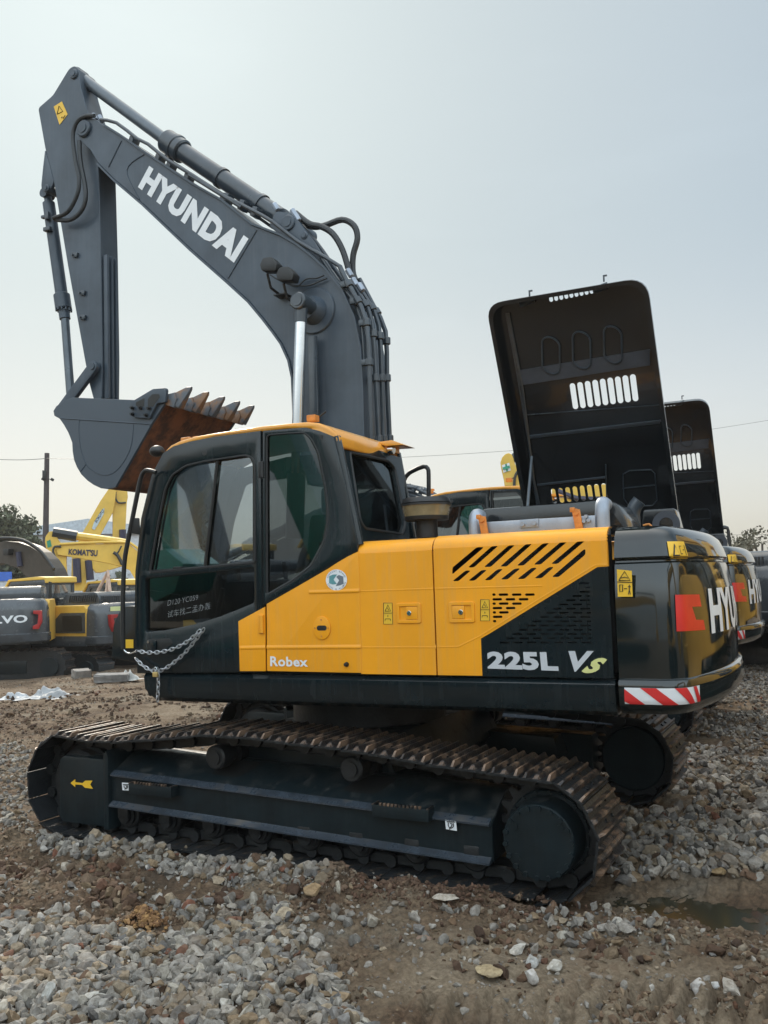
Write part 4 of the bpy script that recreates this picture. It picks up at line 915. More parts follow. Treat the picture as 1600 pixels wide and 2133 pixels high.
boss(633,490,YB0+.02,YB0+.07,.035,BM)
# boom cylinders
for Y,full in ((-.36,1),(.60,0)):
    top=U.at(628,630,-.36); a=Vector((top.x,Y,top.z)); f=U.at(617,1010,-.36); b=Vector((f.x,Y,f.z)); d_=(b-a).normalized()
    bm=bmesh.new(); add_cyl(bm,a+Vector((0,-.07,0)),a+Vector((0,.07,0)),.072,n=32,bev=.01); add_cyl(bm,a+Vector((0,-.078,0)),a+Vector((0,-.068,0)),.045,n=24); add_cyl(bm,a+Vector((0,0,0)),a+d_*.17,.052,n=20)
    if Y<0: add_cyl(bm,a+Vector((0,.07,0)),Vector((a.x+.0,YB0,a.z)),.06,n=24)
    else: add_cyl(bm,Vector((a.x,YB1,a.z)),a-Vector((0,.07,0)),.06,n=24)
    BC=up(bm,'boom_cylinder',M['pipe'])
    bm=bmesh.new(); add_cyl(bm,a+d_*.17,a+d_*1.55,.048,n=32); up(bm,'cylinder_rod',M['chrome'],BC)
    bm=bmesh.new(); add_cyl(bm,a+d_*1.42,a+d_*1.95,.075,n=28); up(bm,'cylinder_barrel',M['boom'],BC)
q=U.at(655,648,YB0); bm=bmesh.new(); add_cyl(bm,(q.x,YB0-.02,q.z),(q.x,YB0+.01,q.z),.20,n=44,bev=.008); add_cyl(bm,(q.x-.02,YB0-.10,q.z+.01),(q.x,YB0,q.z),.10,.13,n=32); up(bm,'cylinder_boss',M['boom'],BM)
# arm cylinder on the back of the boom
a=U.at(598,463,YM);b=U.at(352,297,YM);c_=U.at(166,160,YM); d_=(b-a).normalized()
bm=bmesh.new(); add_cyl(bm,a-d_*.02,b,.088,n=32); add_cyl(bm,b-d_*.22,b+d_*.04,.115,n=32,bev=.015); add_cyl(bm,b-d_*.14,b-d_*.08,.125,n=32,bev=.01); add_cyl(bm,a-Vector((0,.1,0)),a+Vector((0,.1,0)),.09,n=24)
e=a+d_*.9; add_cyl(bm,e-d_*.02,e+d_*.02,.10,n=28); e=a+d_*.35; add_cyl(bm,e-d_*.02,e+d_*.02,.10,n=28)
AC=up(bm,'arm_cylinder',M['pipe']); bm=bmesh.new(); add_cyl(bm,b,c_,.058,n=28); up(bm,'cylinder_rod',M['dullrod'],AC)
bm=bmesh.new(); add_cyl(bm,c_-Vector((0,.07,0)),c_+Vector((0,.07,0)),.075,n=24,bev=.01); up(bm,'rod_eye',M['boom'],AC)
bm=bmesh.new(); n_=Vector((-d_.z,0,d_.x)); n_=n_ if n_.z<0 else -n_; add_tube(bm,[a+n_*.11+d_*.1,a+n_*.11+d_*.5,b+n_*.13-d_*.3,b+n_*.13-d_*.12,b+n_*.09],.014,k=2); up(bm,'cylinder_feed_pipe',M['hose'],AC)
# bucket cylinder in front of the arm
a=U.at(99,405,YM);b=U.at(131,632,YM);c_=U.at(147,820,YM); d_=(b-a).normalized()
bm=bmesh.new(); add_cyl(bm,a+d_*.1,b,.062,n=28); add_cyl(bm,b-d_*.10,b+d_*.07,.082,n=28,bev=.01); add_cyl(bm,b+d_*.07,b+d_*.17,.055,n=24); add_cyl(bm,a-Vector((0,.06,0)),a+Vector((0,.06,0)),.05,n=20); add_cyl(bm,a,a+d_*.12,.04,n=20)
for t in np.linspace(0,2*PI,12,endpoint=False):
    o_=Vector((math.cos(t)*.075,math.sin(t)*.075,0)); add_cyl(bm,b+d_*.06+o_,b+d_*.085+o_,.010,n=6)
BK=up(bm,'bucket_cylinder',M['boom']); bm=bmesh.new(); add_cyl(bm,b+d_*.17,c_,.042,n=24); up(bm,'cylinder_rod',M['dullrod'],BK)
bm=bmesh.new(); q=U.at(100,450,YM-.08); add_box(bm,q,(.05,.05,.08),.008); add_box(bm,q+Vector((-.05,0,-.0)),(.06,.04,.03),.006); add_box(bm,q+Vector((.0,0,-.14)),(.09,.05,.04),.005); up(bm,'hose_fitting',M['pipe'],BK)
# bucket links
def bar(px0,px1,Y0,Y1,w_,name,m='boom'):
    a=U.at(*px0,Y0);b=U.at(*px1,Y0); d_=(b-a).normalized(); n_=Vector((-d_.z,0,d_.x)); pts=[]
    for t in np.linspace(PI/2,3*PI/2,8): v=a+(d_*math.cos(t)+n_*math.sin(t))*w_; pts.append((v.x,v.z))
    for t in np.linspace(-PI/2,PI/2,8): v=b+(d_*math.cos(t)+n_*math.sin(t))*w_; pts.append((v.x,v.z))
    bm=bmesh.new(); add_prism(bm,pts,Y0,Y1,.006); 
    for p in (a,b): add_cyl(bm,(p.x,Y0-.012,p.z),(p.x,Y0,p.z),w_*.6,n=20)
    return up(bm,name,M[m])
bar((192,763),(123,856),-.08,-.03,.055,'bucket_link'); bar((192,763),(123,856),.28,.33,.055,'bucket_link')
bar((123,856),(190,842),-.07,-.02,.055,'bucket_rocker'); boss(192,763,-.03,.28,.05,None,name='link_pin'); boss(123,856,-.09,.34,.045,None,name='link_pin')
# bucket
YK0,YK1=-.42,.68
BO=[(345,838),(315,884),(281,944),(258,984),(240,1015),(225,1019),(210,1017),(195,1010),(182,1001),(169,988),(160,973),(154,958),(151,940),(150,922),(146,911),(142,901),(133,885),(124,872)]
BE=[(113,866),(111,856),(117,846),(135,834),(152,828),(278,833),(345,838)]
sidepx=BO+BE[:-1]
q=ux(BO,YK0+.01); bm=bmesh.new(); n=len(q); Rr=[]
cxm=sum(p[0] for p in q)/n; czm=sum(p[1] for p in q)/n
cxm,czm=[(u) for u in (ux([(240,900)],YK0)[0])]
for Y in (YK0+.031,YK1-.031):
    Rr.append([bm.verts.new((x,Y,z)) for x,z in q]); Rr.append([bm.verts.new((x+(cxm-x)*.05,Y,z+(czm-z)*.05)) for x,z in q])
for A,B in ((Rr[0],Rr[2]),(Rr[1],Rr[3]),(Rr[0],Rr[1]),(Rr[2],Rr[3])):
    for i in range(n-1): bm.faces.new((A[i],A[i+1],B[i+1],B[i]))
bmesh.ops.subdivide_edges(bm,edges=bm.edges[:],cuts=3,use_grid_fill=True)
BU=up(bm,'bucket',M['rust'],smooth=50)
for Y in (YK0,YK1-.03): bm=bmesh.new(); add_prism(bm,ux(sidepx,YK0),Y,Y+.03,.003,1); up(bm,'side_plate',M['bucketedge'],BU)
bm=bmesh.new(); add_tube(bm,[U.at(a,b,YK0-.001) for a,b in [(166,872),(164,890),(166,920),(172,950),(183,972),(200,985),(222,990),(243,980),(262,955),(274,925),(278,884)]],.004,n=5,k=3); add_tube(bm,[U.at(a,b,YK0-.002) for a,b in [(124,871),(200,876),(276,881),(316,884)]],.006,n=5,k=1); add_tube(bm,[U.at(a,b,YK0-.002) for a,b in [(167,983),(179,967)]],.004,n=5,k=1); up(bm,'bucket_weld',M['boom'],BU)
bm=bmesh.new(); sc_=[(272,838),(319,810),(345,808),(347,812),(344,838),(327,840),(311,872),(276,869)]; add_prism(bm,round_poly(ux(sc_,YK0-.03),.012),YK0-.032,YK0,.005); CU=up(bm,'side_cutter',M['boom'],BU)
bm=bmesh.new()
for L in ([(283,838),(301,829),(300,846),(292,850),(283,845)],[(308,831),(317,821),(332,821),(333,827),(318,848),(308,846)]): add_prism(bm,round_poly(ux(L,YK0-.034),.008),YK0-.0335,YK0-.030,0)
up(bm,'cutter_opening',M['ink'],CU)
bm=bmesh.new()
for a,b in ((277,850),(294,850),(312,851),(277,863),(306,865)):
    q=U.at(a,b,YK0-.035); add_cyl(bm,q,q+Vector((0,-.02,0)),.016,n=6); add_cyl(bm,q+Vector((0,-.02,0)),q+Vector((0,-.035,0)),.010,n=8)
up(bm,'cutter_bolts',M['ink'],CU)
tooth=[(345,840),(353,826),(372,815),(388,806),(397,805),(396,811),(381,838),(374,850),(362,845)]
t0=ux(tooth,YK0+.04)
for i in range(5):
    Y=YK0+.06+i*.245
    bm=bmesh.new(); sx=[(x,z) for x,z in t0]; add_prism(bm,sx,Y-.035,Y+.035,.012,2)
    # taper towards the tip
    tip=t0[4]
    for v in bm.verts:
        dd=math.hypot(v.co.x-tip[0],v.co.z-tip[1]); k_=min(1,.35+dd*3.2); v.co.y=Y+(v.co.y-Y)*k_*1.15
    T=up(bm,'bucket_tooth',M['tooth'],BU)
    bm=bmesh.new(); add_prism(bm,ux([(340,842),(352,822),(368,818),(372,832),(366,850)],YK0+.04),Y-.05,Y+.05,.012); pq=ux([(357,833)],YK0+.04)[0]; add_cyl(bm,(pq[0],Y-.056,pq[1]),(pq[0],Y+.056,pq[1]),.014,n=12); up(bm,'tooth_adapter',M['tooth'],T)
# hoses and pipes
def pipes(name,lists,m='pipe',k=1,parent=None):
    for Y,r_,L in lists:
        bm=bmesh.new(); add_tube(bm,[U.at(a,b,Y) for a,b in L],r_,n=10,k=k); up(bm,name,M[m],parent)
def z2(*L): return [(400+a/3.2,350+b/3.2) for a,b in L]
def z1(*L): return [(a/3.048,100+b/3.048) for a,b in L]
back=[(-.13,.021,z2((985,655),(1030,750),(1085,850),(1165,1030),(1185,1400),(1200,1900))),(-.03,.021,z2((1060,760),(1140,880),(1200,1030),(1225,1400),(1250,1900))),(.07,.021,z2((1085,760),(1180,900),(1245,1050),(1265,1400),(1280,1900))),(.18,.021,z2((1115,740),(1210,920),(1290,1090),(1300,1400),(1322,1900)))]
pipes('boom_pipe',back,'pipe',2,BM)
for Y_,r_,L_ in back:
    q_=smooth_path([U.at(a,b,Y_) for a,b in L_],4)
    for t_ in (5,9,12,15):
        if t_+1<len(q_):
            d_=(q_[t_+1]-q_[t_]).normalized(); bm=bmesh.new(); add_cyl(bm,q_[t_]-d_*.03,q_[t_]+d_*.03,.034,n=12,bev=.004); add_box(bm,q_[t_]+Vector((-.04,.0,0)),(.05,.05,.05),.006); up(bm,'pipe_clip',M['pipe'],BM)
pipes('boom_pipe',[(-.12,.017,z2((240,200),(390,275),(540,360),(700,485),(880,590),(985,655))),(-.12,.018,z2((-20,45),(240,205),(330,262))),
 (-.12,.017,z1((640,455),(740,475),(870,575),(940,610),(1070,715),(1220,805),(1420,940))),(.02,.02,z2((730,385),(830,500),(930,640),(1060,830),(1140,1000),(1160,1300))),(-.08,.018,z2((860,590),(960,740),(1060,860),(1130,1010),(1150,1300)))],'pipe',2,BM)
pipes('hydraulic_hose',[(.0,.027,z2((690,300),(780,370),(860,390),(940,440),(1005,550),(1050,700))),(.08,.027,z2((700,340),(790,390),(880,385),(1000,345),(1080,385),(1103,470),(1075,580),(1072,690),(1090,750)))],'hose',4,BM)
pipes('arm_hose',[(-.12,.021,z1((600,430),(540,435),(490,470),(462,560),(480,720),(502,830),(490,930),(430,1040),(340,1080))),(-.10,.021,z1((505,590),(512,720),(545,910),(525,1020),(450,1090),(350,1090)))],'hose',4,AR)
for p in z2((240,210),(345,255),(430,300),(720,530),(1150,1290))+z1((850,600),(1020,700),(1090,750),(1200,830),(1430,960)):
    q=U.at(*p,-.03); bm=bmesh.new(); add_box(bm,q,(.055,.10,.09),.008,Matrix.Rotation(R(25),3,'Y')); up(bm,'pipe_clamp',M['pipe'],BM)
for p in z2((1050,700),(1085,760),(1125,795),(560,260),(680,300),(700,330))+z1((600,440),(640,450)): q=U.at(*p,-.03); bm=bmesh.new(); add_cyl(bm,q+Vector((-.02,0,.035)),q+Vector((.02,0,-.035)),.026,n=8,bev=.005); up(bm,'hose_coupling',M['silver'],BM)
q=U.at(655,700,YB0-.06); q2=U.at(655,1000,YB0-.06); bm=bmesh.new(); add_box(bm,(q+q2)/2,(.085,.03,abs(q.z-q2.z)),.01); up(bm,'dark_strip',M['pipe'],BM)  # dark strip down the boom's near face
# work lamps
for (x,y) in ((565,556),(599,576)):
    q=U.at(x,y,YB0-.22); bm=bmesh.new(); add_prism(bm,round_poly([(q.x-.085,q.z+.02),(q.x-.05,q.z+.075),(q.x+.03,q.z+.07),(q.x+.09,q.z+.0),(q.x+.07,q.z-.06),(q.x-.07,q.z-.035)],.015),q.y-.05,q.y+.06,.015)
    wl=up(bm,'work_lamp',M['black'],BM); bm=bmesh.new(); add_tube(bm,[(q.x-.04,q.y,q.z-.05),(q.x-.04,q.y+.05,q.z-.16),(q.x-.02,YB0,q.z-.2)],.012,k=1); add_box(bm,(q.x-.0,YB0-.05,q.z-.2),(.12,.1,.012),.003); up(bm,'lamp_bracket',M['black'],wl)
pipes('lamp_cable',[(YB0-.03,.007,z2((520,710),(580,745),(640,770),(700,790),(760,740),(830,735),(880,715))),(YB0-.03,.007,z2((640,770),(720,785),(790,780),(860,750),(900,735)))],'hose',3,BM)
# front guard seen beyond the cab
bm=bmesh.new(); fg=[(232,1372),(236,1300),(250,1272),(262,1262),(300,1262),(300,1385),(285,1379)]; add_prism(bm,round_poly(ux(fg,-1.0),.03),-1.0,-.5,.01); FG=up(bm,'front_guard',M['dark'])
poly_decal(U,[[(261,1332),(278,1332),(278,1350),(261,1350)]],-1.004,M['decal'],'caution_sticker',FG)
# poly_decal/text objects built in the upper frame but parented at top level need the same turn
for o in EX.children:
    if o.name.split('.')[0] in ('window_seal',): o.rotation_euler=(0,0,TH)

# ---- chain and padlock (hang on the cab)
def chain(pts,name,label,Y0=-1.40,link=.034,closed=False):
    P_=smooth_path([U.at(a,b,Y0) for a,b in pts],6); d=[0]
    for a,b in zip(P_,P_[1:]): d.append(d[-1]+(b-a).length)
    n_=int(d[-1]/link); bm=bmesh.new()
    for i in range(n_):
        t=(i+.5)*link; j=max(k for k in range(len(d)) if d[k]<=t); j=min(j,len(P_)-2); u=(t-d[j])/(d[j+1]-d[j]); c=P_[j].lerp(P_[j+1],u); dr=(P_[j+1]-P_[j]).normalized()
        side=dr.cross(Vector((0,1,0))).normalized() if i%2 else Vector((0,1,0)); ring=[]
        for q_ in np.linspace(0,2*PI,14,endpoint=False): ring.append(c+dr*(math.cos(q_)*link*.72)+side*(math.sin(q_)*link*.34))
        add_tube(bm,ring,.0042,n=5,k=1,closed=True)
    return tag(finish(bm,name,M['galv'],None,rot=(0,0,TH)),label,'chain')
chain([(285,1355),(305,1359),(335,1358),(365,1350),(395,1333),(422,1308)],'chain','upper strand of galvanised chain looped across the dark cab door')
chain([(283,1372),(300,1388),(322,1398),(345,1392),(380,1365),(410,1330),(426,1308)],'chain','lower strand of galvanised chain sagging from door handle to padlock')
chain([(328,1392),(330,1420),(328,1462)],'chain','short loose end of chain hanging straight down below padlock',-1.41)
PL=empty('padlock'); tag(PL,'small brass padlock hanging on the chain by the cab door','padlock')
bm=bmesh.new(); q=U.at(324,1405,-1.43); add_box(bm,q,(.042,.02,.036),.005); finish(bm,'lock_body',M['brass'],PL,rot=(0,0,TH))
bm=bmesh.new(); add_tube(bm,[q+Vector((-.013,0,.015)),q+Vector((-.013,0,.04)),q+Vector((0,0,.052)),q+Vector((.013,0,.04)),q+Vector((.013,0,.015))],.0042,k=3); finish(bm,'shackle',M['chrome'],PL,rot=(0,0,TH))

# ------------------------------------------------------------------ second excavator alongside, copied with all its parts
BOOMSET=('boom','arm','bucket','arm_cylinder','bucket_cylinder','boom_cylinder','bucket_link','bucket_rocker','link_pin')
def foot_turn(o,ang,foot=(0.0,2.0)):
    Rm=Matrix.Rotation(TH,4,'Z')@Matrix.Translation((foot[0],0,foot[1]))@Matrix.Rotation(ang,4,'Y')@Matrix.Translation((-foot[0],0,-foot[1]))
    o.matrix_basis=Rm
E2=copy_tree(EX,None,('boom_lettering',)); E2.location=(-.25,5.15,0)
tag(E2,'second yellow and black excavator parked just behind the front one, its open hood showing smaller','excavator','black and yellow excavators parked side by side')
for o in E2.children:
    if o.name.split('.')[0] in BOOMSET: foot_turn(o,R(-58))

# ------------------------------------------------------------------ value noise for the ground
def vnoise(x,y,seed):
    g=np.random.default_rng(seed).random((256,256)); xi=np.floor(x).astype(int);yi=np.floor(y).astype(int); fx=x-xi;fy=y-yi
    fx=fx*fx*(3-2*fx);fy=fy*fy*(3-2*fy); a=g[xi%256,yi%256];b=g[(xi+1)%256,yi%256];c=g[xi%256,(yi+1)%256];d=g[(xi+1)%256,(yi+1)%256]
    return (a*(1-fx)+b*fx)*(1-fy)+(c*(1-fx)+d*fx)*fy
def fbm(x,y,f,o,seed,gain=.5):
    s=0;a=1;t=0
    for i in range(o): s=s+a*(vnoise(x*f+17.3*i,y*f+5.1*i,seed+i)-.5); t+=a; a*=gain; f*=2.03
    return s/t
def inpoly(x,y,poly):
    r=np.zeros(x.shape,bool); n=len(poly); j=n-1
    for i in range(n):
        xi,yi=poly[i];xj,yj=poly[j]
        with np.errstate(divide='ignore',invalid='ignore'): r^=((yi>y)!=(yj>y))&(x<(xj-xi)*(y-yi)/(yj-yi+1e-12)+xi)
        j=i
    return r
def gp(*pts): return [tuple(G(a,b))[:2] for a,b in pts]
PUD=gp((1340,1852),(1400,1838),(1500,1848),(1640,1856),(1640,1912),(1560,1922),(1470,1926),(1400,1916),(1345,1892))
GR_FRONT=gp((-60,1925),(110,1915),(230,1935),(330,1962),(400,1950),(470,1930),(560,1935),(640,1985),(720,2050),(790,2150),(790,2400),(-300,2400))
GR_STRIP=gp((60,1740),(150,1755),(440,1795),(640,1820),(700,1850),(660,1872),(560,1850),(400,1840),(330,1822),(250,1800),(140,1792),(60,1775))
GR_STRIP2=gp((330,1880),(420,1872),(560,1890),(640,1920),(700,1990),(640,1990),(540,1940),(420,1930))
GR_RIGHT=gp((1270,1840),(1400,1826),(1700,1850),(2600,1700),(2300,1330),(1500,1340),(1350,1440),(1000,1450),(1150,1600),(1250,1750))
GR_LEFT=gp((-300,1560),(60,1560),(75,1650),(60,1740),(-40,1760),(-400,1740))
GR_HEEL=gp((1080,1905),(1215,1905),(1260,1850),(1345,1895),(1400,1925),(1330,1960),(1180,1960),(1090,1940))
def blob(x,y,px,py,r,h,sq=1):
    g=G(px,py); return h*np.exp(-((x-g.x)**2+((y-g.y)*sq)**2)/(r*r))
TRX=gp((980,2040),(1330,2060))
def terrain(x,y):
    d=np.hypot(x,y); z=-.03*np.maximum(0,d-8.5)-.012*np.maximum(0,d-60)*0
    z=np.where(d>70,-.03*61.5-.004*(d-70),z); z=z+1.0*np.clip((-y-24)/14,0,1)**2*(3-2*np.clip((-y-24)/14,0,1))
    amp=np.clip((d-1)/10,0,1)
    z=z+fbm(x,y,.6,4,3)*.14*amp+fbm(x,y,2.2,4,9)*.07*(.5+.5*amp)+fbm(x,y,9,4,21)*.06
    rough=fbm(x,y,22,3,33,.7); mud=np.clip(fbm(x,y,1.7,2,44)*4+.5,0,1); z=z+rough*.055*(.35+mud)+np.abs(fbm(x,y,5,3,88))*.10*np.clip((-x-1.5)/2,0,1)*np.clip((y+1.5)/2,0,1)
    under=(np.abs(np.abs(y)-1.19)<.36)&(np.abs(x)<2.15); z=np.where(under,np.minimum(z,-.012),z)
    under=(np.abs(np.abs(y-5.15)-1.19)<.36)&(np.abs(x)<2.15); z=np.where(under,np.minimum(z,-.012),z)
    # bank of soil and stones along the near track
    bank=np.exp(-((y+1.66)/.13)**2)*np.clip((2.1-x)/.5,0,1)*np.clip((x+2.6)/.5,0,1); z=z+bank*(.045+.02*np.clip((x-.2)*3,0,1)+.03*np.sin(x*5+1)+.02*np.sin(x*13))
    for a in ((700,1840,.22,.07),(160,1880,.3,.05),(300,1925,.13,.05),(560,1860,.2,.03),(900,1915,.25,.03),(60,1850,.35,.06)): z=z+blob(x,y,a[0],a[1],a[2],a[3],1.6)
    # shallow basin of the puddle
    cx=sum(p[0] for p in PUD)/len(PUD);cy=sum(p[1] for p in PUD)/len(PUD)
    u=(x-cx)/.75;v=(y-cy)/.30; z=z-.075*np.exp(-(u*u+v*v)**1.5)
    # tread prints pressed in the foreground mud
    (ax,ay),(bx,by)=gp((850,2112),(1660,2072)); wd=.20
    L=math.hypot(bx-ax,by-ay); tx,ty=(bx-ax)/L,(by-ay)/L; s=(x-ax)*tx+(y-ay)*ty; t=-(x-ax)*ty+(y-ay)*tx
    m=np.clip((wd-np.abs(t+.03*np.sin(s*5)))/.05,0,1)*np.clip(s/.1+.5,0,1)*np.clip((1.75-s)/.15,0,1)*np.clip(fbm(x,y,2.1,2,61)*3+1.1,.7,1)
    lum=.95+1.2*fbm(x,y,16,3,62); z=z+m*(.034*lum*np.tanh(2.4*(np.sin((s-t*.45+.02*np.sin(t*17+s*3))*2*PI/.125)+.15))+.006)
    return z
def axis(segs):
    out=[]
    for a,b,st in segs: out+=list(np.arange(a,b,st))
    return np.array(out+[segs[-1][1]])
xs=axis([(-700,-100,30),(-100,-40,4),(-40,-14,.5),(-14,-5,.09),(-5,-2.6,.045),(-2.6,3.9,.0125),(3.9,8,.1),(8,30,.7),(30,100,5),(100,700,30)])
ys=axis([(-90,-12,3),(-12,-4.2,.3),(-4.2,-1.3,.0115),(-1.3,-1.0,.02),(-1.0,2.5,.035),(2.5,9,.06),(9,22,.13),(22,60,1),(60,200,8),(200,900,40)])
X,Y=np.meshgrid(xs,ys); Z=terrain(X,Y); nx,ny=len(xs),len(ys)
vt_=np.c_[X.ravel(),Y.ravel(),Z.ravel()].astype(np.float32); idx=np.arange(nx*ny).reshape(ny,nx)
fc=np.c_[idx[:-1,:-1].ravel(),idx[:-1,1:].ravel(),idx[1:,1:].ravel(),idx[1:,:-1].ravel()]
def np_mesh(name,V,F,mats,smooth=True,attr=None):
    me=bpy.data.meshes.new(name); k=F.shape[1]; me.vertices.add(len(V)); me.vertices.foreach_set('co',V.astype(np.float32).ravel())
    me.loops.add(F.size); me.loops.foreach_set('vertex_index',F.astype(np.int32).ravel()); me.polygons.add(len(F))
    me.polygons.foreach_set('loop_start',np.arange(0,F.size,k,dtype=np.int32)); me.polygons.foreach_set('loop_total',np.full(len(F),k,dtype=np.int32))
    me.update(calc_edges=True); me.polygons.foreach_set('use_smooth',np.full(len(F),smooth)); 
    for m_ in mats: me.materials.append(m_)
    if attr is not None:
        a=me.color_attributes.new('tone','FLOAT_COLOR','POINT'); a.data.foreach_set('color',np.c_[attr,np.ones(len(attr))].astype(np.float32).ravel())
    me.validate(); o=bpy.data.objects.new(name,me); COL.objects.link(o); return o
def soil_mat():
    m=bpy.data.materials.new('soil'); m.use_nodes=True; N=m.node_tree.nodes;L=m.node_tree.links; b=N['Principled BSDF']; b.inputs['Roughness'].default_value=.9; b.inputs['Specular IOR Level'].default_value=.25
    tc=N.new('ShaderNodeTexCoord')
    def noi(s,d=8,r=.65): n=N.new('ShaderNodeTexNoise'); n.inputs['Scale'].default_value=s;n.inputs['Detail'].default_value=d;n.inputs['Roughness'].default_value=r;L.new(tc.outputs['Object'],n.inputs['Vector']);return n
    def ramp(n,st):
        r=N.new('ShaderNodeValToRGB'); L.new(n,r.inputs[0]); e=r.color_ramp.elements
        for i,(p,c) in enumerate(st):
            q=e[i] if i<2 else e.new(p); q.position=p; q.color=(*c,1)
        return r
    a=ramp(noi(1.1).outputs[0],[(.36,(.075,.052,.036)),(.45,(.13,.088,.058)),(.54,(.19,.14,.095)),(.66,(.20,.18,.148))])
    b2=ramp(noi(28,6,.75).outputs[0],[(.36,(.30,.28,.26)),(.66,(1.3,1.25,1.18))])
    mx=N.new('ShaderNodeMix'); mx.data_type='RGBA'; mx.blend_type='MULTIPLY'; mx.inputs[0].default_value=.85; L.new(a.outputs[0],mx.inputs[6]); L.new(b2.outputs[0],mx.inputs[7])
    # pale dry packed mud
    at=N.new('ShaderNodeAttribute'); at.attribute_name='tone'; c2=ramp(noi(34,6,.75).outputs[0],[(.34,(.13,.098,.066)),(.66,(.31,.245,.172))])
    mt_=N.new('ShaderNodeMix'); mt_.data_type='RGBA'; L.new(at.outputs['Fac'],mt_.inputs[0]); L.new(mx.outputs[2],mt_.inputs[6]); L.new(c2.outputs[0],mt_.inputs[7]); mx=mt_
    # red-brown patches of clay
    rp=N.new('ShaderNodeMapRange'); rp.inputs[1].default_value=.55; rp.inputs[2].default_value=.68; rp.inputs[4].default_value=.28; L.new(noi(2.7,6,.7).outputs[0],rp.inputs[0])
    m2=N.new('ShaderNodeMix'); m2.data_type='RGBA'; m2.inputs[7].default_value=(.16,.075,.04,1); L.new(mx.outputs[2],m2.inputs[6]); L.new(rp.outputs[0],m2.inputs[0]); L.new(m2.outputs[2],b.inputs['Base Color'])
    bp=N.new('ShaderNodeBump'); bp.inputs['Strength'].default_value=.9; bp.inputs['Distance'].default_value=.02; L.new(noi(60,5,.8).outputs[0],bp.inputs['Height']); L.new(bp.outputs[0],b.inputs['Normal']); return m
fx_,fy_=vt_[:,0].astype(float),vt_[:,1].astype(float)
tan=np.clip(fbm(fx_,fy_,.5,3,77)*2.2+.25,0,1); nearm=np.clip((-fy_-1.8)/.25,0,1)*np.clip((fx_-1.2)/.5,0,1); tan=np.maximum(tan*.35,nearm*np.clip(.62+fbm(fx_,fy_,3,3,78)*2.0,0,1))
for a_ in ((420,1482,1.0),(250,1560,.6)):
    g_=G(a_[0],a_[1]); tan=np.maximum(tan,.9*np.exp(-((fx_-g_.x)**2+(fy_-g_.y)**2)/a_[2]**2))
bankm=np.exp(-((fy_+1.72)/.16)**2)*np.clip((fx_-.4)/.4,0,1)*np.clip((1.9-fx_)/.3,0,1); tan=tan*(1-bankm)
gnd=np_mesh('ground',vt_,fc,[soil_mat()],attr=np.c_[tan,tan,tan]); tag(gnd,kind='structure')
# puddle
mw=bpy.data.materials.new('muddy_water'); mw.use_nodes=True; b=mw.node_tree.nodes['Principled BSDF']; b.inputs['Base Color'].default_value=(.028,.028,.018,1); b.inputs['Roughness'].default_value=.12; b.inputs['Specular IOR Level'].default_value=.35
cx=sum(p[0] for p in PUD)/len(PUD);cy=sum(p[1] for p in PUD)/len(PUD)
bm=bmesh.new(); bm.faces.new([bm.verts.new((cx+1.3*math.cos(t),cy+.5*math.sin(t),-.060)) for t in np.linspace(0,2*PI,40,endpoint=False)]); tag(finish(bm,'water',mw,smooth=0),kind='structure')

# ------------------------------------------------------------------ stones
def ico(sub):
    bm=bmesh.new(); bmesh.ops.create_icosphere(bm,subdivisions=sub,radius=1); bm.verts.ensure_lookup_table(); V=np.array([v.co[:] for v in bm.verts]); F=np.array([[v.index for v in f.verts] for f in bm.faces]); bm.free(); return V,F
def rock_shape(sub,r_):
    V,F=ico(sub); V=V.copy()
    for k in range(11):
        n=r_.normal(size=3); n/=np.linalg.norm(n); d=r_.uniform(.36,.72); h=V@n-d; V-=np.outer(np.maximum(0,h)*.98,n)
    V+=r_.normal(size=V.shape)*.02; return V,F
RS={s:[rock_shape(s,rng) for _ in range(10)] for s in (1,2,3)}
PAL=np.array([(.30,.275,.245),(.35,.325,.29),(.24,.225,.205),(.38,.35,.30),(.19,.18,.172),(.31,.25,.18),(.26,.19,.12),(.16,.10,.065),(.42,.395,.36),(.19,.085,.055)])
PW=np.array([.2,.17,.16,.12,.1,.1,.06,.03,.05,.01])
def scatter(name,P_,S,sub,m,pal=PAL,pw=PW,sink=.25,flat=.72):
    pw=np.array(pw)/sum(pw); VV=[];FF=[];AA=[];off=0; which=rng.integers(0,10,len(P_))
    for k in range(10):
        V,F=RS[sub][k]; q=np.where(which==k)[0]; n=len(q)
        if not n: continue
        ax=rng.normal(size=(n,3)); ax/=np.linalg.norm(ax,axis=1)[:,None]; an=rng.uniform(0,2*PI,n); c=np.cos(an);s=np.sin(an)
        K=np.zeros((n,3,3)); K[:,0,1]=-ax[:,2];K[:,0,2]=ax[:,1];K[:,1,0]=ax[:,2];K[:,1,2]=-ax[:,0];K[:,2,0]=-ax[:,1];K[:,2,1]=ax[:,0]
        Rm=np.eye(3)[None]+s[:,None,None]*K+(1-c)[:,None,None]*(K@K)
        scl=np.c_[rng.uniform(.8,1.35,n),rng.uniform(.7,1.1,n),rng.uniform(.5,.9,n)]*S[q][:,None]
        v=np.einsum('nij,nkj->nki',Rm,V[None]*scl[:,None,:]); v[:,:,2]*=flat/.72
        v+=P_[q][:,None,:]; v[:,:,2]+=(S[q]*(.5-sink))[:,None]
        col=pal[rng.choice(len(pal),n,p=pw)]*rng.uniform(.62,1.12,n)[:,None]*(.86 if m is SM else 1)
        VV.append(v.reshape(-1,3)); FF.append((F[None]+(off+np.arange(n)*len(V))[:,None,None]).reshape(-1,3)); AA.append(np.repeat(col,len(V),axis=0)); off+=n*len(V)
    return np_mesh(name,np.concatenate(VV),np.concatenate(FF),[m],smooth=False,attr=np.concatenate(AA))
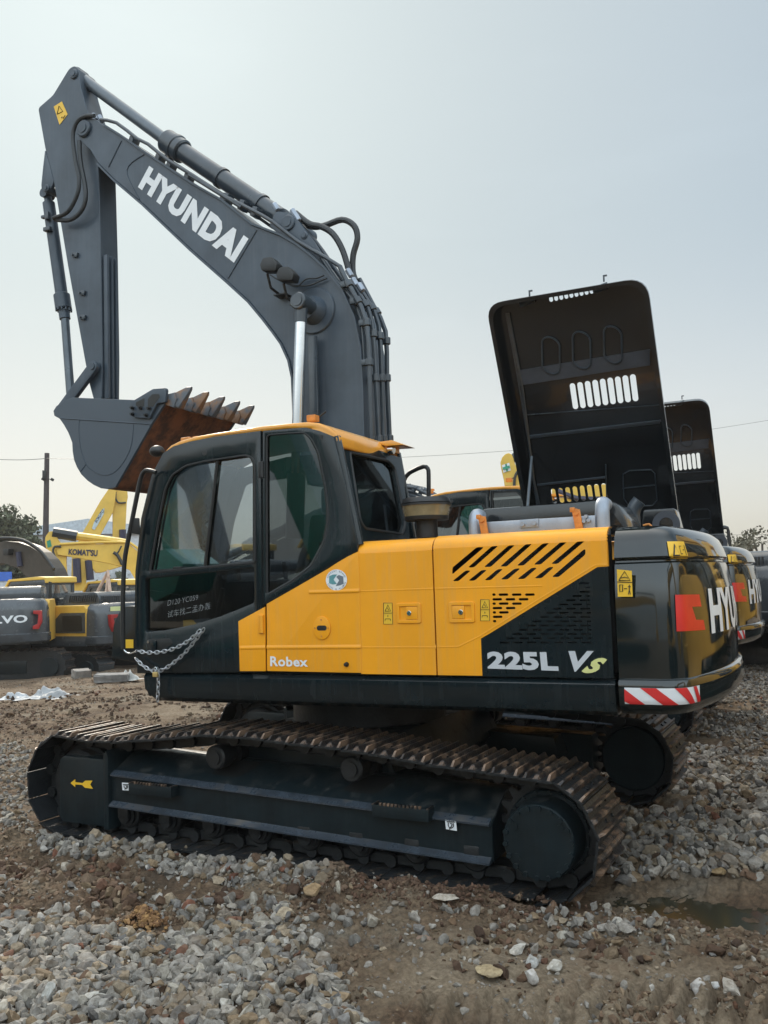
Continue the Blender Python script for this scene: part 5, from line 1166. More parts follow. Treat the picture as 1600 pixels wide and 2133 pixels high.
def stone_mat(name='stone',bump=.6):
    m=bpy.data.materials.new(name); m.use_nodes=True; N=m.node_tree.nodes;L=m.node_tree.links; b=N['Principled BSDF']; b.inputs['Roughness'].default_value=.85; b.inputs['Specular IOR Level'].default_value=.3
    at=N.new('ShaderNodeAttribute'); at.attribute_name='tone'; tc=N.new('ShaderNodeTexCoord'); n=N.new('ShaderNodeTexNoise'); n.inputs['Scale'].default_value=35;n.inputs['Detail'].default_value=6;n.inputs['Roughness'].default_value=.7; L.new(tc.outputs['Object'],n.inputs['Vector'])
    r=N.new('ShaderNodeValToRGB'); e=r.color_ramp.elements; e[0].position=.35;e[0].color=(.62,.58,.53,1);e[1].position=.62;e[1].color=(1.15,1.15,1.15,1); L.new(n.outputs[0],r.inputs[0])
    mx=N.new('ShaderNodeMix'); mx.data_type='RGBA'; mx.blend_type='MULTIPLY'; mx.inputs[0].default_value=1; L.new(at.outputs[0],mx.inputs[6]);L.new(r.outputs[0],mx.inputs[7])
    n2=N.new('ShaderNodeTexNoise'); n2.inputs['Scale'].default_value=3.2; n2.inputs['Detail'].default_value=5; L.new(tc.outputs['Object'],n2.inputs['Vector']); rp=N.new('ShaderNodeMapRange'); rp.inputs[1].default_value=.52;rp.inputs[2].default_value=.68;rp.inputs[4].default_value=.55; L.new(n2.outputs[0],rp.inputs[0])
    m2=N.new('ShaderNodeMix'); m2.data_type='RGBA'; m2.inputs[7].default_value=(.17,.125,.085,1); L.new(mx.outputs[2],m2.inputs[6]); L.new(rp.outputs[0],m2.inputs[0]); L.new(m2.outputs[2],b.inputs['Base Color'])
    bp=N.new('ShaderNodeBump'); bp.inputs['Strength'].default_value=bump; bp.inputs['Distance'].default_value=.004; L.new(n.outputs[0],bp.inputs['Height']); L.new(bp.outputs[0],b.inputs['Normal']); return m
SM=stone_mat()
def pts_in(poly,dens,edge=None):
    px=[p[0] for p in poly];py=[p[1] for p in poly]; x0,x1,y0,y1=min(px),max(px),min(py),max(py); n=int((x1-x0)*(y1-y0)*dens); x=rng.uniform(x0,x1,n);y=rng.uniform(y0,y1,n); k=inpoly(x+fbm(x,y,3,3,5)*.22,y+fbm(x,y,3,3,6)*.22,poly); return np.c_[x[k],y[k]]
def clear(p,water=True):
    x,y=p[:,0],p[:,1]; k=np.ones(len(p),bool)
    for yo in (0,5.15):
        for s in (-1,1): k&=~((np.abs(x)<2.3)&(np.abs(y-yo-s*1.19)<(.22 if (yo==0 and s<0) else .31)))
    k&=~((np.abs(x-3.5413)<.6)&(np.abs(y+6.5)<1.2))
    if water: u=(x-cx)/.62;v=(y-cy)/.2; k&=(u*u+v*v)>1
    return p[k]
def lay(name,p,smin,smax,sub,m=SM,power=2.2,sink=.25,pal=PAL,pw=PW):
    S=smin+(smax-smin)*rng.random(len(p))**power; z=terrain(p[:,0],p[:,1]); on=(np.abs(p[:,1]+1.19)<.31)&(np.abs(p[:,0])<2.2); z=np.where(on,.028,z); return scatter(name,np.c_[p,z],S,sub,m,pal,pw,sink)
def stuff(o): return tag(o,kind='stuff')
pf=clear(pts_in(GR_FRONT,2100)); stuff(lay('gravel_heap',pf,.008,.056,2,power=2.1,sink=.08))
ps=clear(np.concatenate([pts_in(GR_STRIP,1300),pts_in(GR_STRIP2,600),pts_in(GR_HEEL,380)])); stuff(lay('gravel_beside_track',ps,.008,.055,2,power=2.0,sink=.12))
pr=clear(pts_in(GR_RIGHT,380)); near=pr[pr[:,1]<3]; far=pr[pr[:,1]>=3]; stuff(lay('gravel_by_puddle',near,.018,.065,2,power=1.5,sink=.15)); stuff(lay('far_gravel',far,.018,.06,1,power=1.5,sink=.15))
pl_=clear(pts_in(GR_LEFT,420)); stuff(lay('gravel_patch',pl_,.014,.05,1,power=1.6,sink=.2))
def rect(x0,x1,y0,y1,dens):
    n=int((x1-x0)*(y1-y0)*dens); x=rng.uniform(x0,x1,n);y=rng.uniform(y0,y1,n); return np.c_[x,y]
bgp=clear(np.concatenate([rect(-2.6,3.8,-4,-1.2,320),rect(-14,-2,-2,12,22),rect(-2,3.5,-1.4,3,40)])); stuff(lay('scattered_pebbles',bgp,.005,.034,1,power=3.5,sink=.35))
CL=np.array([(.15,.10,.066),(.11,.072,.046),(.20,.145,.095),(.15,.075,.045),(.22,.185,.14)]); CWt=[.33,.28,.2,.03,.16]
cl=clear(np.concatenate([rect(-2.6,3.8,-4,-1.2,2300),rect(-9,-2,-2,7,520),rect(-14,-5,2,14,300)])); cl=cl[(fbm(cl[:,0],cl[:,1],1.9,3,71)>-.04)]; fr_=(cl[:,1]<-1.75)&(cl[:,0]>.9); cl=cl[~(fr_&(fbm(cl[:,0],cl[:,1],2.6,3,79)<.10))]
SMc=stone_mat('clod',1.0); stuff(lay('soil_clods',cl,.003,.036,1,m=SMc,power=4.2,sink=.35,pal=CL,pw=CWt))
clb=clear(np.c_[rng.normal(G(860,1900).x,.45,2600),-1.62+rng.normal(0,.085,2600)]); stuff(lay('soil_bank',clb,.005,.03,1,m=SMc,power=2.5,sink=.2,pal=np.array([(.10,.062,.04),(.13,.075,.05),(.08,.045,.03)]),pw=[.4,.3,.3]))
rough_soil=clear(np.concatenate([pts_in(gp((-200,1790),(200,1800),(420,1845),(700,1870),(720,1935),(560,1945),(420,1930),(330,1962),(230,1935),(-200,1925)),950),pts_in(gp((-100,1440),(500,1425),(480,1500),(200,1540),(100,1560),(-200,1570)),170),pts_in(gp((900,1930),(1250,1950),(1700,1950),(1700,2010),(1300,2040),(1050,2070),(900,2000)),260)]))
rough_soil=rough_soil[fbm(rough_soil[:,0],rough_soil[:,1],3.5,3,81)>-.03]
stuff(lay('earth_lumps',rough_soil,.008,.060,2,m=SMc,power=3.2,sink=.3,pal=np.array([(.10,.06,.038),(.075,.045,.03),(.14,.09,.055),(.12,.062,.04),(.17,.125,.08)]),pw=[.34,.27,.21,.06,.12]))
fl=clear(np.concatenate([pts_in(gp((650,1880),(1300,1930),(1300,1990),(1000,2010),(700,1960)),130),pts_in(gp((-100,1800),(600,1870),(600,1930),(-100,1920)),90)])); stuff(lay('loose_pale_stones',fl,.012,.05,2,power=2.4,sink=.15))
# single larger rocks one can point at
def rock(px,py,r_,tone,name,label,cat='rock',group=None,flat=(1.2,1,.75),sub=3):
    g=G(px,py); z=float(terrain(np.array([g.x]),np.array([g.y]))[0]); g=G(px,py,z); V,F=RS[sub][rng.integers(0,10)]; V=V*np.array(flat)*r_; a=rng.uniform(0,6); c,s=math.cos(a),math.sin(a); V=np.c_[V[:,0]*c-V[:,1]*s,V[:,0]*s+V[:,1]*c,V[:,2]+r_*.3]
    o=np_mesh(name,V,F,[SM if cat!='soil clod' else SMc],smooth=False,attr=np.tile(np.array(tone),(len(V),1))); o.location=(g.x,g.y,z); tag(o,label,cat,group); return o
GRP='larger rocks lying on the soil'
rock(142,1812,.058,(.34,.30,.25),'rock','rounded grey rock alone on the dirt below the left end of the track','rock',GRP)
rock(650,1862,.060,(.30,.21,.12),'rock','ochre brown rock in the soil bank under the middle of the track','rock',GRP)
rock(706,1852,.036,(.42,.38,.32),'rock','pale upright stone just right of the ochre rock','rock',GRP,(.8,.7,1.2))
rock(565,1886,.040,(.40,.40,.38),'rock','light grey jagged rock on brown soil left of centre','rock',GRP,(1,.9,1.1))
rock(592,1912,.062,(.36,.30,.22),'rock','flat tan rock sticking out of the soil left of centre','rock',GRP,(1.3,1,.6))
rock(930,1876,.060,(.38,.34,.29),'rock','flat white edged slab against the track under the drive hub','rock',GRP,(1.6,.8,.45))
rock(1022,2030,.066,(.36,.29,.18),'rock','flat tan round slab left of the white rock pile','rock',GRP,(1.2,1,.4))
rock(1108,2040,.052,(.46,.44,.42),'rock','white angular rock, lowest of the small rock pile','rock',GRP,(1,.9,.8))
rock(1112,2008,.045,(.40,.40,.39),'rock','grey blocky rock in the middle of the rock pile','rock',GRP,(1,.9,.8))
rock(1152,2018,.050,(.42,.40,.36),'rock','cream rock at the right edge of the rock pile','rock',GRP,(1.2,.9,.6))
rock(1080,1985,.055,(.48,.46,.42),'rock','crusty white slab at the top of the rock pile','rock',GRP,(1.5,.8,.4))
rock(885,1960,.045,(.24,.17,.13),'rock','brown rock half buried in mud right of the gravel','rock',GRP)
rock(1452,2066,.052,(.44,.42,.40),'rock','pale rock on the mud near the bottom right corner','rock',GRP,(1,.9,.9))
rock(1520,2066,.055,(.36,.33,.29),'rock','flat wedge of stone right of the pale rock','rock',GRP,(1.4,.7,.6))
rock(1488,2056,.026,(.55,.55,.54),'rock','small bright white stone between the two bottom right rocks','rock',GRP)
rock(1290,1925,.05,(.40,.38,.34),'rock','light grey rock at the near edge of the puddle','rock',GRP,(1.2,.9,.8))
rock(1455,1862,.045,(.13,.12,.11),'rock','dark wet rock standing in the puddle','rock',GRP)
rock(1495,1820,.05,(.24,.17,.09),'rock','tan rounded rock on the bank above the puddle','rock',GRP,(1.2,.9,.8))
rock(100,2080,.055,(.36,.36,.34),'rock','large grey stone in the gravel at the bottom left','rock',GRP,(.9,.9,1))
rock(205,2095,.07,(.40,.39,.36),'rock','long pale boulder in the gravel at the bottom left','rock',GRP,(1.5,.8,.7))
rock(488,2070,.06,(.37,.36,.34),'rock','broad grey stone on the gravel left of bottom centre','rock',GRP,(1.4,.9,.6))
rock(470,2100,.05,(.42,.40,.36),'rock','chunky cream stone at the bottom edge in the gravel','rock',GRP)
mc=G(300,1935); bm_p=[]
for k in range(260):
    a=rng.uniform(0,2*PI); r_=abs(rng.normal())*.5; bm_p.append((mc.x+.16*r_*math.cos(a),mc.y+.085*r_*math.sin(a)))
bm_p=np.array(bm_p); zz=terrain(bm_p[:,0],bm_p[:,1])+.05*np.exp(-(((bm_p[:,0]-mc.x)/.12)**2+((bm_p[:,1]-mc.y)/.07)**2))
o=scatter('mud_clump',np.c_[bm_p,zz],rng.uniform(.008,.024,len(bm_p)),2,SMc,np.array([(.26,.15,.07),(.32,.19,.08),(.2,.11,.055)]),[.4,.3,.3]); tag(o,'crumbly orange brown lump of earth on the edge of the gravel','soil clod')

# ------------------------------------------------------------------ parked machines further off
M['bgyellow']=mat('faded_machine_yellow',(.62,.37,.055),.5,var=.1,scale=2,dust=.2,dcol=(.4,.3,.18),bump=.02,bscale=3)
M['bgyellow2']=mat('plant_yellow',(.66,.43,.07),.5,var=.1,scale=1.5,dust=.2,dcol=(.45,.36,.2),streak=.1)
M['bggrey']=mat('dark_grey_paint',(.045,.052,.06),.25,var=.15,coat=.4,dust=.15,dcol=(.14,.13,.12))
M['bgbrown']=mat('brown_grey_paint',(.05,.040,.030),.5,var=.15)
M['bgteal']=mat('teal_paint',(.02,.16,.14),.35,var=.15,coat=.3)
M['palegreen']=mat('pale_green_decal',(.6,.66,.32),.5,var=.05)
M['navy']=mat('navy_lettering',(.02,.02,.05),.5)
M['green']=mat('green_decal',(.02,.25,.15),.5)
M['orangeframe']=mat('orange_tube_paint',(.6,.42,.32),.5)
M['bgglass']=glass('grey_glass',(.25,.26,.27))
def bg_track(root,yc,L=1.85,w=.6):
    bm=bmesh.new(); pts=[]
    for a in np.linspace(-90,90,12): pts.append((L+.40*math.cos(R(a)),.42+.40*math.sin(R(a))))
    for a in np.linspace(90,270,12): pts.append((-L+.40*math.cos(R(a)),.42+.40*math.sin(R(a))))
    add_prism(bm,pts,yc-w/2,yc+w/2,0)
    P_=np.array(pts+[pts[0]]); d=np.r_[0,np.cumsum(np.hypot(*np.diff(P_,axis=0).T))]; t=np.arange(0,d[-1],.19)
    for tt in t:
        x=np.interp(tt,d,P_[:,0]);z=np.interp(tt,d,P_[:,1]); x2=np.interp(tt+.02,d,P_[:,0]);z2_=np.interp(tt+.02,d,P_[:,1]); a=math.atan2(z2_-z,x2-x)
        add_box(bm,(x,yc,z),(.10,w+.02,.05),0,Matrix.Rotation(-a,3,'Y'),mi=0); add_box(bm,(x+math.sin(a)*.03,yc,z-math.cos(a)*.03),(.02,w,.05),0,Matrix.Rotation(-a,3,'Y'),mi=1)
    tb=finish(bm,'track_belt',[M['track'],M['grouser']],root)
    s=-1 if yc<0 else 1
    bm=bmesh.new(); add_box(bm,(-.1,yc+s*.16,.42),(2.7,.32,.34),.03); add_cyl(bm,(L,yc+s*.25,.42),(L,yc+s*.37,.42),.24,n=28); add_cyl(bm,(-L,yc+s*.1,.42),(-L,yc+s*.305,.42),.24,n=28); finish(bm,'track_frame',M['uc'],root)
def bg_machine(loc,face_deg,label,body,cwm,cab,roof,under_deg=None,group=None,cat='excavator',cabz=2.95,text=None,tail=2.75,hoodz=2.5,cabon=True,letter=None,panel=None,hoodm=None,name='parked_excavator'):
    root=empty(name,loc,R(face_deg)); tag(root,label,cat,group)
    ur=under_deg or 0
    before=set(bpy.data.objects)
    bg_track(root,-1.19); bg_track(root,1.19)
    bm=bmesh.new(); add_box(bm,(0,0,.6),(1.6,1.8,.35),.04); add_cyl(bm,(0,0,.7),(0,0,1.06),.62,n=32); finish(bm,'car_body',M['uc'],root)
    for o in set(bpy.data.objects)-before:
        o.rotation_euler=(0,0,R(ur))
    bm=bmesh.new(); add_prism(bm,[(-1.5,1.06),(2.0,1.06),(2.0,2.05),(1.9,2.15),(.5,2.15),(.4,2.05),(-1.5,1.3)],-1.3,1.3,.04,3); B_=finish(bm,'house',body,root)
    if panel:
        bm=bmesh.new(); add_prism(bm,[(.75,1.4),(1.95,1.4),(1.95,1.95),(1.0,1.95),(.75,1.75)],-1.315,-1.29,.01); v=finish(bm,'vent_panel',panel,B_)
        bm=bmesh.new()
        for z in (1.5,1.65,1.8): add_box(bm,(1.45,-1.32,z),(.75,.02,.02))
        add_box(bm,(1.45,-1.317,1.66),(.78,.005,.42)); finish(bm,'vent_slats',M['black'],v)
        bm=bmesh.new(); add_prism(bm,[(-1.5,1.05),(2.0,1.05),(2.0,1.32),(-1.5,1.32)],-1.315,-1.28,.01); finish(bm,'sill',cwm,B_)
    def plan(ins):
        out=[(1.99,-1.33+ins)]
        for i in range(21):
            t=-1+2*i/20; y=(1.33-ins)*math.sin(t*PI/2); e=abs(y)/(1.33-ins); out.append((2.05+(tail-2.05-ins)*(1-e**5)**(1/2.5)*(1-.12*e*e),y))
        return out+[(1.99,1.33-ins)]
    bm=loft_levels([(1.04,.15),(1.06,.05),(1.12,0),(1.3,0),(1.32,.03),(1.9,.04),(2.08,.08),(2.17,.16),(2.19,.3)],plan); cwo=finish(bm,'counterweight',cwm,root,smooth=40)
    bm=bmesh.new(); add_prism(bm,round_poly([(.65,2.13),(2.1,2.13),(2.1,2.38),(1.95,hoodz),(.85,hoodz),(.65,2.36)],.08),-.95,1.1,.04,3); hd=finish(bm,'engine_hood',hoodm or cwm,root)
    bm=bmesh.new()
    for k_ in range(12): add_box(bm,(.95+k_*.0,-.9+k_*.05*0,0),(0.001,.001,.001)) if False else add_box(bm,(2.105,-.85+k_*.075,2.3),(.02,.035,.16),.004)
    for k_ in range(13): add_box(bm,(.95+k_*.085,-.96,2.32),(.035,.02,.2),.004,Matrix.Rotation(R(14),3,'Y'))
    finish(bm,'hood_grille',M['black'],hd)
    if letter:
        t_,m_,size=letter; V,F=curve_mesh(None,text=t_,offset=.035,space=1.05); xs_=[v.x for v in V];mn,mx_=min(xs_),max(xs_); bm=bmesh.new()
        add_vf(bm,V,F,lambda v:(v.x,v.y,0)); 
        for i in range(1,20): bmesh.ops.bisect_plane(bm,geom=bm.verts[:]+bm.edges[:]+bm.faces[:],plane_co=(mn+(mx_-mn)*i/20,0,0),plane_no=(1,0,0))
        for v in bm.verts:
            y=-size[0]/2+size[0]*(v.co.x-mn)/(mx_-mn)+size[2]; z=size[1]+v.co.y*size[3]; ins=.036; e=abs(y)/(1.33-ins)
            v.co=(2.05+(tail-2.05-ins)*(1-e**5)**(1/2.5)*(1-.12*e*e)+.012,y,z)
        finish(bm,'tail_lettering',m_,cwo,smooth=0)
    if cabon:
        cp=round_poly([(-1.45,1.2),(.35,1.2),(.38,cabz-.1),(.2,cabz-.04),(-1.1,cabz-.06),(-1.35,cabz-.5),(-1.5,1.9)],.06)
        w1=round_poly([(-1.28,1.45),(-.45,1.45),(-.45,cabz-.2),(-1.0,cabz-.22),(-1.22,cabz-.55),(-1.36,1.9)],.05); w2=round_poly([(-.33,1.6),(.22,1.75),(.24,cabz-.22),(-.33,cabz-.2)],.08)
        bm=bmesh.new()
        for y in (-1.28,-.32): add_plate(bm,[cp,w1,w2],y,.05,.005)
        add_box(bm,(.36,-.8,1.65),(.05,.95,.95)); add_box(bm,(.36,-.8,cabz-.14),(.05,.95,.16)); 
        for y in (-1.25,-.35): add_box(bm,(.36,y,2.4),(.05,.08,1.0))
        for y in (-1.27,-.33): add_tube(bm,[(-1.46,y,1.25),(-1.5,y,1.9),(-1.36,y,cabz-.5),(-1.1,y,cabz-.08)],.035,n=6,k=1)
        cb=finish(bm,'cab',cab,root)
        bm=bmesh.new()
        for y in (-1.28,-.32):
            for w_ in (w1,w2): V,F=curve_mesh([w_]); add_vf(bm,V,F,lambda v:(v.x,y,v.y))
        bm.faces.new([bm.verts.new(c) for c in ((.36,-1.22,2.1),(.36,-.38,2.1),(.36,-.38,cabz-.2),(.36,-1.22,cabz-.2))]); bm.faces.new([bm.verts.new(c) for c in ((-1.47,-1.22,1.3),(-1.47,-.38,1.3),(-1.3,-.38,cabz-.4),(-1.3,-1.22,cabz-.4))])
        finish(bm,'cab_glass',M['bgglass'],cb,smooth=0)
        bm=bmesh.new(); add_prism(bm,round_poly([(-1.4,cabz-.32),(-1.15,cabz-.02),(.1,cabz+.03),(.45,cabz-.0),(.47,cabz-.16),(.4,cabz-.16),(.38,cabz-.06),(-1.1,cabz-.08),(-1.34,cabz-.34)],.03),-1.34,-.27,.03); finish(bm,'cab_roof',roof,cb)
        bm=bmesh.new(); add_box(bm,(-.3,-.8,1.6),(.5,.5,.2),.04);add_box(bm,(-.05,-.8,2.0),(.14,.45,.7),.04); finish(bm,'seat',M['seat'],cb)
    bm=bmesh.new(); add_tube(bm,[(.55,1.2,2.1),(.55,1.2,2.6),(1.0,1.2,2.6),(1.0,1.2,2.15)],.02,k=1); finish(bm,'handrail',M['black'],root)
    return root,Frame(loc,R(face_deg))
def traced(Fr,pts,Y0,Y1,name,m,parent,bev=.01,r=.02):
    q=Fr.xz(pts,Y0); bm=bmesh.new(); add_prism(bm,round_poly(q,r,2) if r else q,Y0,Y1,bev,1); return finish(bm,name,m,parent,smooth=25)
def ttube(Fr,lists,name,m,parent,k=2):
    out=None
    for Y,r_,L in lists:
        bm=bmesh.new(); add_tube(bm,[Fr.at(a,b,Y) for a,b in L],r_,n=8,k=k); out=finish(bm,name,m,parent)
    return out
def place(px,py,dist): return CP+ray(px,py)*dist
def head(px,turn):                         # heading in degrees: machine's rear turned to us when turn=0
    d=ray(px,1200); return math.degrees(math.atan2(d.y,d.x))+180+turn
GM='parked machines in the yard behind'
# A: left edge, tail towards us, cut by the frame
pA=place(14,1414,24.5)
mA,FA=bg_machine(tuple(pA),head(0,-8),'dark grey excavator at the left edge, tail facing us with white capital letters',M['bgyellow'],M['bggrey'],M['bggrey'],M['bgyellow2'],under_deg=72,letter=('VOLVO',M['white'],(1.4,1.6,.14,.25)),cabon=False,group=GM,hoodz=2.5)
pB=place(154,1414,26)
mB,FB=bg_machine(tuple(pB),head(154,41),'yellow and dark grey excavator with yellow cab roof, second from the left edge',M['bgyellow'],M['bggrey'],M['bggrey'],M['bgyellow2'],under_deg=6,letter=('VOLVO',M['white'],(1.25,1.6,.5,.25)),panel=M['bggrey'],group=GM)
text_obj('10',[FB.at(*p,-1.33) for p in ((100,1277),(110,1277),(110,1262),(100,1262))],M['black'],'side_lettering',mB,offset=.02)
for px in ([(204,1257),(228,1257),(228,1269),(205,1269)],):
    q=[FB.at(*p,-.2) for p in px]; bm=bmesh.new(); xx=2.05+(2.75-2.05)
    vs_=[bm.verts.new(c) for c in ((2.60,-1.02,1.97),(2.655,-.72,1.97),(2.66,-.72,2.12-.03),(2.60,-1.02,2.12-.03))]; bm.faces.new(vs_); finish(bm,'caution_sticker',M['palegreen'],mB,smooth=0)
bm=bmesh.new(); add_prism(bm,[(-1.12,1.88),(-.87,1.88),(-.87,1.80),(-1.02,1.78),(-.97,1.55),(-.81,1.5),(-.81,1.42),(-.99,1.42),(-1.09,1.6)],2.60,2.73,.01,axis='x'); finish(bm,'tail_light',M['darkred'],mB)
bm=bmesh.new(); add_prism(bm,[(1.18,1.88),(.98,1.88),(.98,1.80),(1.10,1.78),(1.08,1.55),(.97,1.5),(.97,1.42),(1.11,1.42),(1.19,1.6)],2.60,2.74,.01,axis='x'); finish(bm,'tail_light',M['darkred'],mA)
zz=lambda *L:[(a/5.333,1000+b/5.333) for a,b in L]
Bb=zz((-200,760),(-60,700),(60,680),(200,690),(330,735),(430,800),(510,880),(580,980),(620,1080),(300,1080),(200,980),(60,930),(-60,925),(-200,960))
traced(FB,Bb,.1,.6,'boom',M['bgbrown'],mB)
ttube(FB,[(.02-.12*i,.035,[(p[0],p[1]-1.5-1.2*i) for p in zz((0,670),(120,668),(260,690),(380,755),(470,830),(560,950),(600,1010))]) for i in range(4)],'boom_hose',M['hose'],mB)
ttube(FB,[(.05,.09,zz((205,800),(215,880),(225,960)))],'boom_cylinder',M['navy'],mB)
bm=bmesh.new(); add_box(bm,FB.at(17,1150,.0),(.25,.2,.2),.03); finish(bm,'work_lamp',M['black'],mB)
ttube(FB,[(.0,.05,[(204,1232),(225,1190),(229,1232)]),(.0,.05,[(226,1200),(222,1232)])],'bent_tube_frame',M['orangeframe'],mB,k=1)
# K1: yellow excavator with a level boom
h1=head(300,90)
pK=place(312,1402,33); pK.z=-1.0
mK,FK=bg_machine(tuple(pK),h1,'yellow excavator whose level boom carries dark blue lettering',M['bgyellow2'],M['bgyellow2'],M['black'],M['bgyellow2'],group=GM)
K1=[zz((620,740),(660,722),(1380,702),(1450,720),(1540,800),(1600,900),(1640,1100),(1500,1100),(1440,1000),(1350,960),(1180,920),(900,870),(640,830)),
    zz((545,572),(600,566),(625,590),(640,650),(680,710),(740,770),(735,900),(740,1000),(770,1230),(650,1230),(600,985),(585,920),(540,850),(515,760),(500,690),(505,630))]
traced(FK,K1[0],-.1,.4,'boom',M['bgyellow2'],mK); traced(FK,K1[1],0,.3,'arm',M['bgyellow2'],mK)
ttube(FK,[(.1,.20,zz((590,582),(720,602),(855,625)))],'rubber_boot',M['hose'],mK); ttube(FK,[(.1,.15,zz((850,622),(1250,675),(1400,700)))],'arm_cylinder',M['bgyellow2'],mK)
ttube(FK,[(-.15,.04,zz((680,740),(610,740),(590,800),(635,900),(630,950),(590,990)))],'hydraulic_hose',M['hose'],mK,k=3); ttube(FK,[(-.12,.05,zz((660,712),(900,700),(1200,690),(1450,700),(1560,800)))],'boom_pipe',M['bgyellow2'],mK,k=2); ttube(FK,[(-.25,.06,zz((1260,805),(1310,840),(1360,940))),(-.25,.03,zz((1350,730),(1320,790),(1300,820)))],'work_lamp_cable',M['hose'],mK)
text_obj("KOMAT'SU",[FK.at(*p,-.12) for p in zz((760,828),(1082,848),(1086,776),(765,760))],M['navy'],'boom_lettering',mK,offset=.04)
d=[FK.at(*p,-.02) for p in zz((520,680),(560,660),(575,735),(530,752))]
bm=bmesh.new(); bm.faces.new([bm.verts.new(p) for p in d]); dd=finish(bm,'safety_cross_sticker',M['green'],mK,smooth=0)
# K2: another yellow one with its boom up
pK2=place(165,1396,39); pK2.z=-1.2
mK2,FK2=bg_machine(tuple(pK2),head(165,-90),'tall yellow excavator with folded raised boom carrying a pale blue name plate',M['bgyellow2'],M['bgyellow2'],M['black'],M['bgyellow2'],group=GM)
K2=[zz((1205,110),(1240,70),(1290,80),(1275,240),(1250,370),(1100,640),(1040,760),(975,890),(950,1230),(790,1230),(800,860),(850,730),(900,620),(930,570),(1110,250)),
    zz((1270,80),(1350,70),(1412,130),(1417,200),(1405,260),(1390,560),(1375,760),(1250,760),(1250,300))]
traced(FK2,K2[0],-.1,.45,'boom',M['bgyellow2'],mK2); traced(FK2,K2[1],-.05,.3,'arm',M['bgyellow2'],mK2)
traced(FK2,zz((985,880),(1340,880),(1355,960),(1120,1032),(1060,1032),(1010,970)),-.4,.6,'bucket',M['bgyellow2'],mK2)
traced(FK2,zz((1022,540),(1045,470),(1130,330),(1160,310),(1155,370),(1090,490),(1050,555)),.45,.48,'name_plate',mat('pale_blue_plate',(.45,.55,.6),.5),mK2,bev=0)
text_obj('SOKUTO',[FK2.at(*p,.49) for p in zz((1072,478),(1158,350),(1140,318),(1050,452))],M['navy'],'plate_lettering',mK2,offset=.02)
ttube(FK2,[(.55,.17,zz((850,870),(862,1140))),(.55,.16,zz((985,890),(1000,1060),(1005,1110))),(.45,.15,zz((1362,550),(1365,690)))],'cylinder_boot',M['navy'],mK2); ttube(FK2,[(.40,.04,zz((1285,130),(1285,200),(1310,245),(1340,255),(1400,250)))],'hydraulic_hose',M['hose'],mK2,k=3)
# small cab between, half hidden by the handrail
pC=place(305,1400,28); pC.z=-.75
mC,FC=bg_machine(tuple(pC),head(305,38),'yellow roofed dark cab machine just left of the handrail, behind the grey tail',M['bgyellow'],M['bgyellow'],M['bggrey'],M['bgyellow2'],group=GM,under_deg=10)
# arm tip with a green cross seen through the gap right of the cab
pD=place(1230,1325,19); pD.z=-.4
mD,FD=bg_machine(tuple(pD),head(1230,90),'yellow excavator mostly hidden behind the second one, arm tip with green cross showing',M['bgyellow2'],M['bgyellow2'],M['black'],M['bgyellow2'],group=GM)
za=lambda *L:[(820+a/5.333,930+b/5.333) for a,b in L]
traced(FD,za((1232,440),(1225,380),(1195,250),(1185,180),(1205,120),(1240,85),(1275,72),(1310,85),(1330,130),(1340,190),(1400,260),(1440,440)),0,.3,'arm',M['bgyellow2'],mD)
bm=bmesh.new(); bm.faces.new([bm.verts.new(FD.at(*p,-.01)) for p in za((1202,208),(1285,180),(1302,265),(1220,292))]); w_=finish(bm,'cross_sticker',M['white'],mD,smooth=0)
bm=bmesh.new()
for L in (((1238,196),(1256,190),(1272,274),(1252,280)),((1210,232),(1288,210),(1294,238),(1216,258))): bm.faces.new([bm.verts.new(FD.at(*p,-.02-.004*len(bm.verts))) for p in za(*L)])
finish(bm,'green_cross',M['green'],w_,smooth=0)
ttube(FD,[(-.03,.03,za((1340,440),(1345,350),(1370,290),(1400,262)))],'hydraulic_hose',M['hose'],mD); ttube(FD,[(.1,.09,za((1310,110),(1400,150)))],'cylinder_rod',M['hose'],mD)
traced(FD,[(1150,1016),(1268,1008),(1300,1045),(1240,1052),(1150,1048)],-.1,.4,'boom',M['bgyellow2'],mD); ttube(FD,[(-.12,.06,[(1160,1022),(1200,1038),(1250,1040)])],'boom_pipe',M['navy'],mD)
# right edge machine and the open door panel beyond
pE=place(1712,1345,19); pE.z=-.25
mE,FE=bg_machine(tuple(pE),head(1640,-28),'grey machine with a yellow and red tail plate at the right edge',M['bggrey'],M['bggrey'],M['bggrey'],M['bgyellow2'],group=GM,cabon=False)
pF=place(1235,1328,17); pF.z=-.2
mF,FF_=bg_machine(tuple(pF),head(1490,90),'dark excavator behind the second one, its raised hood with two openings showing',M['bggrey'],M['bggrey'],M['black'],M['bgyellow2'],group=GM,cabon=False)
zr=lambda *L:[(1440+a/10,1080+b/10) for a,b in L]
q=[(p[0],p[1]) for p in FF_.xz(zr((60,600),(60,280),(100,200),(180,185),(700,150),(770,175),(800,260),(850,680),(850,900),(60,900)),0)]
h_=[round_poly(FF_.xz(L,0),.02) for L in (zr((580,225),(740,220),(752,365),(582,370)),zr((585,392),(752,385),(745,505),(660,500),(590,470)),zr((100,285),(250,250),(250,290),(130,310)))]
bm=bmesh.new(); add_plate(bm,[q]+h_,0,.06,.005); finish(bm,'raised_hood',M['hood'],mF)

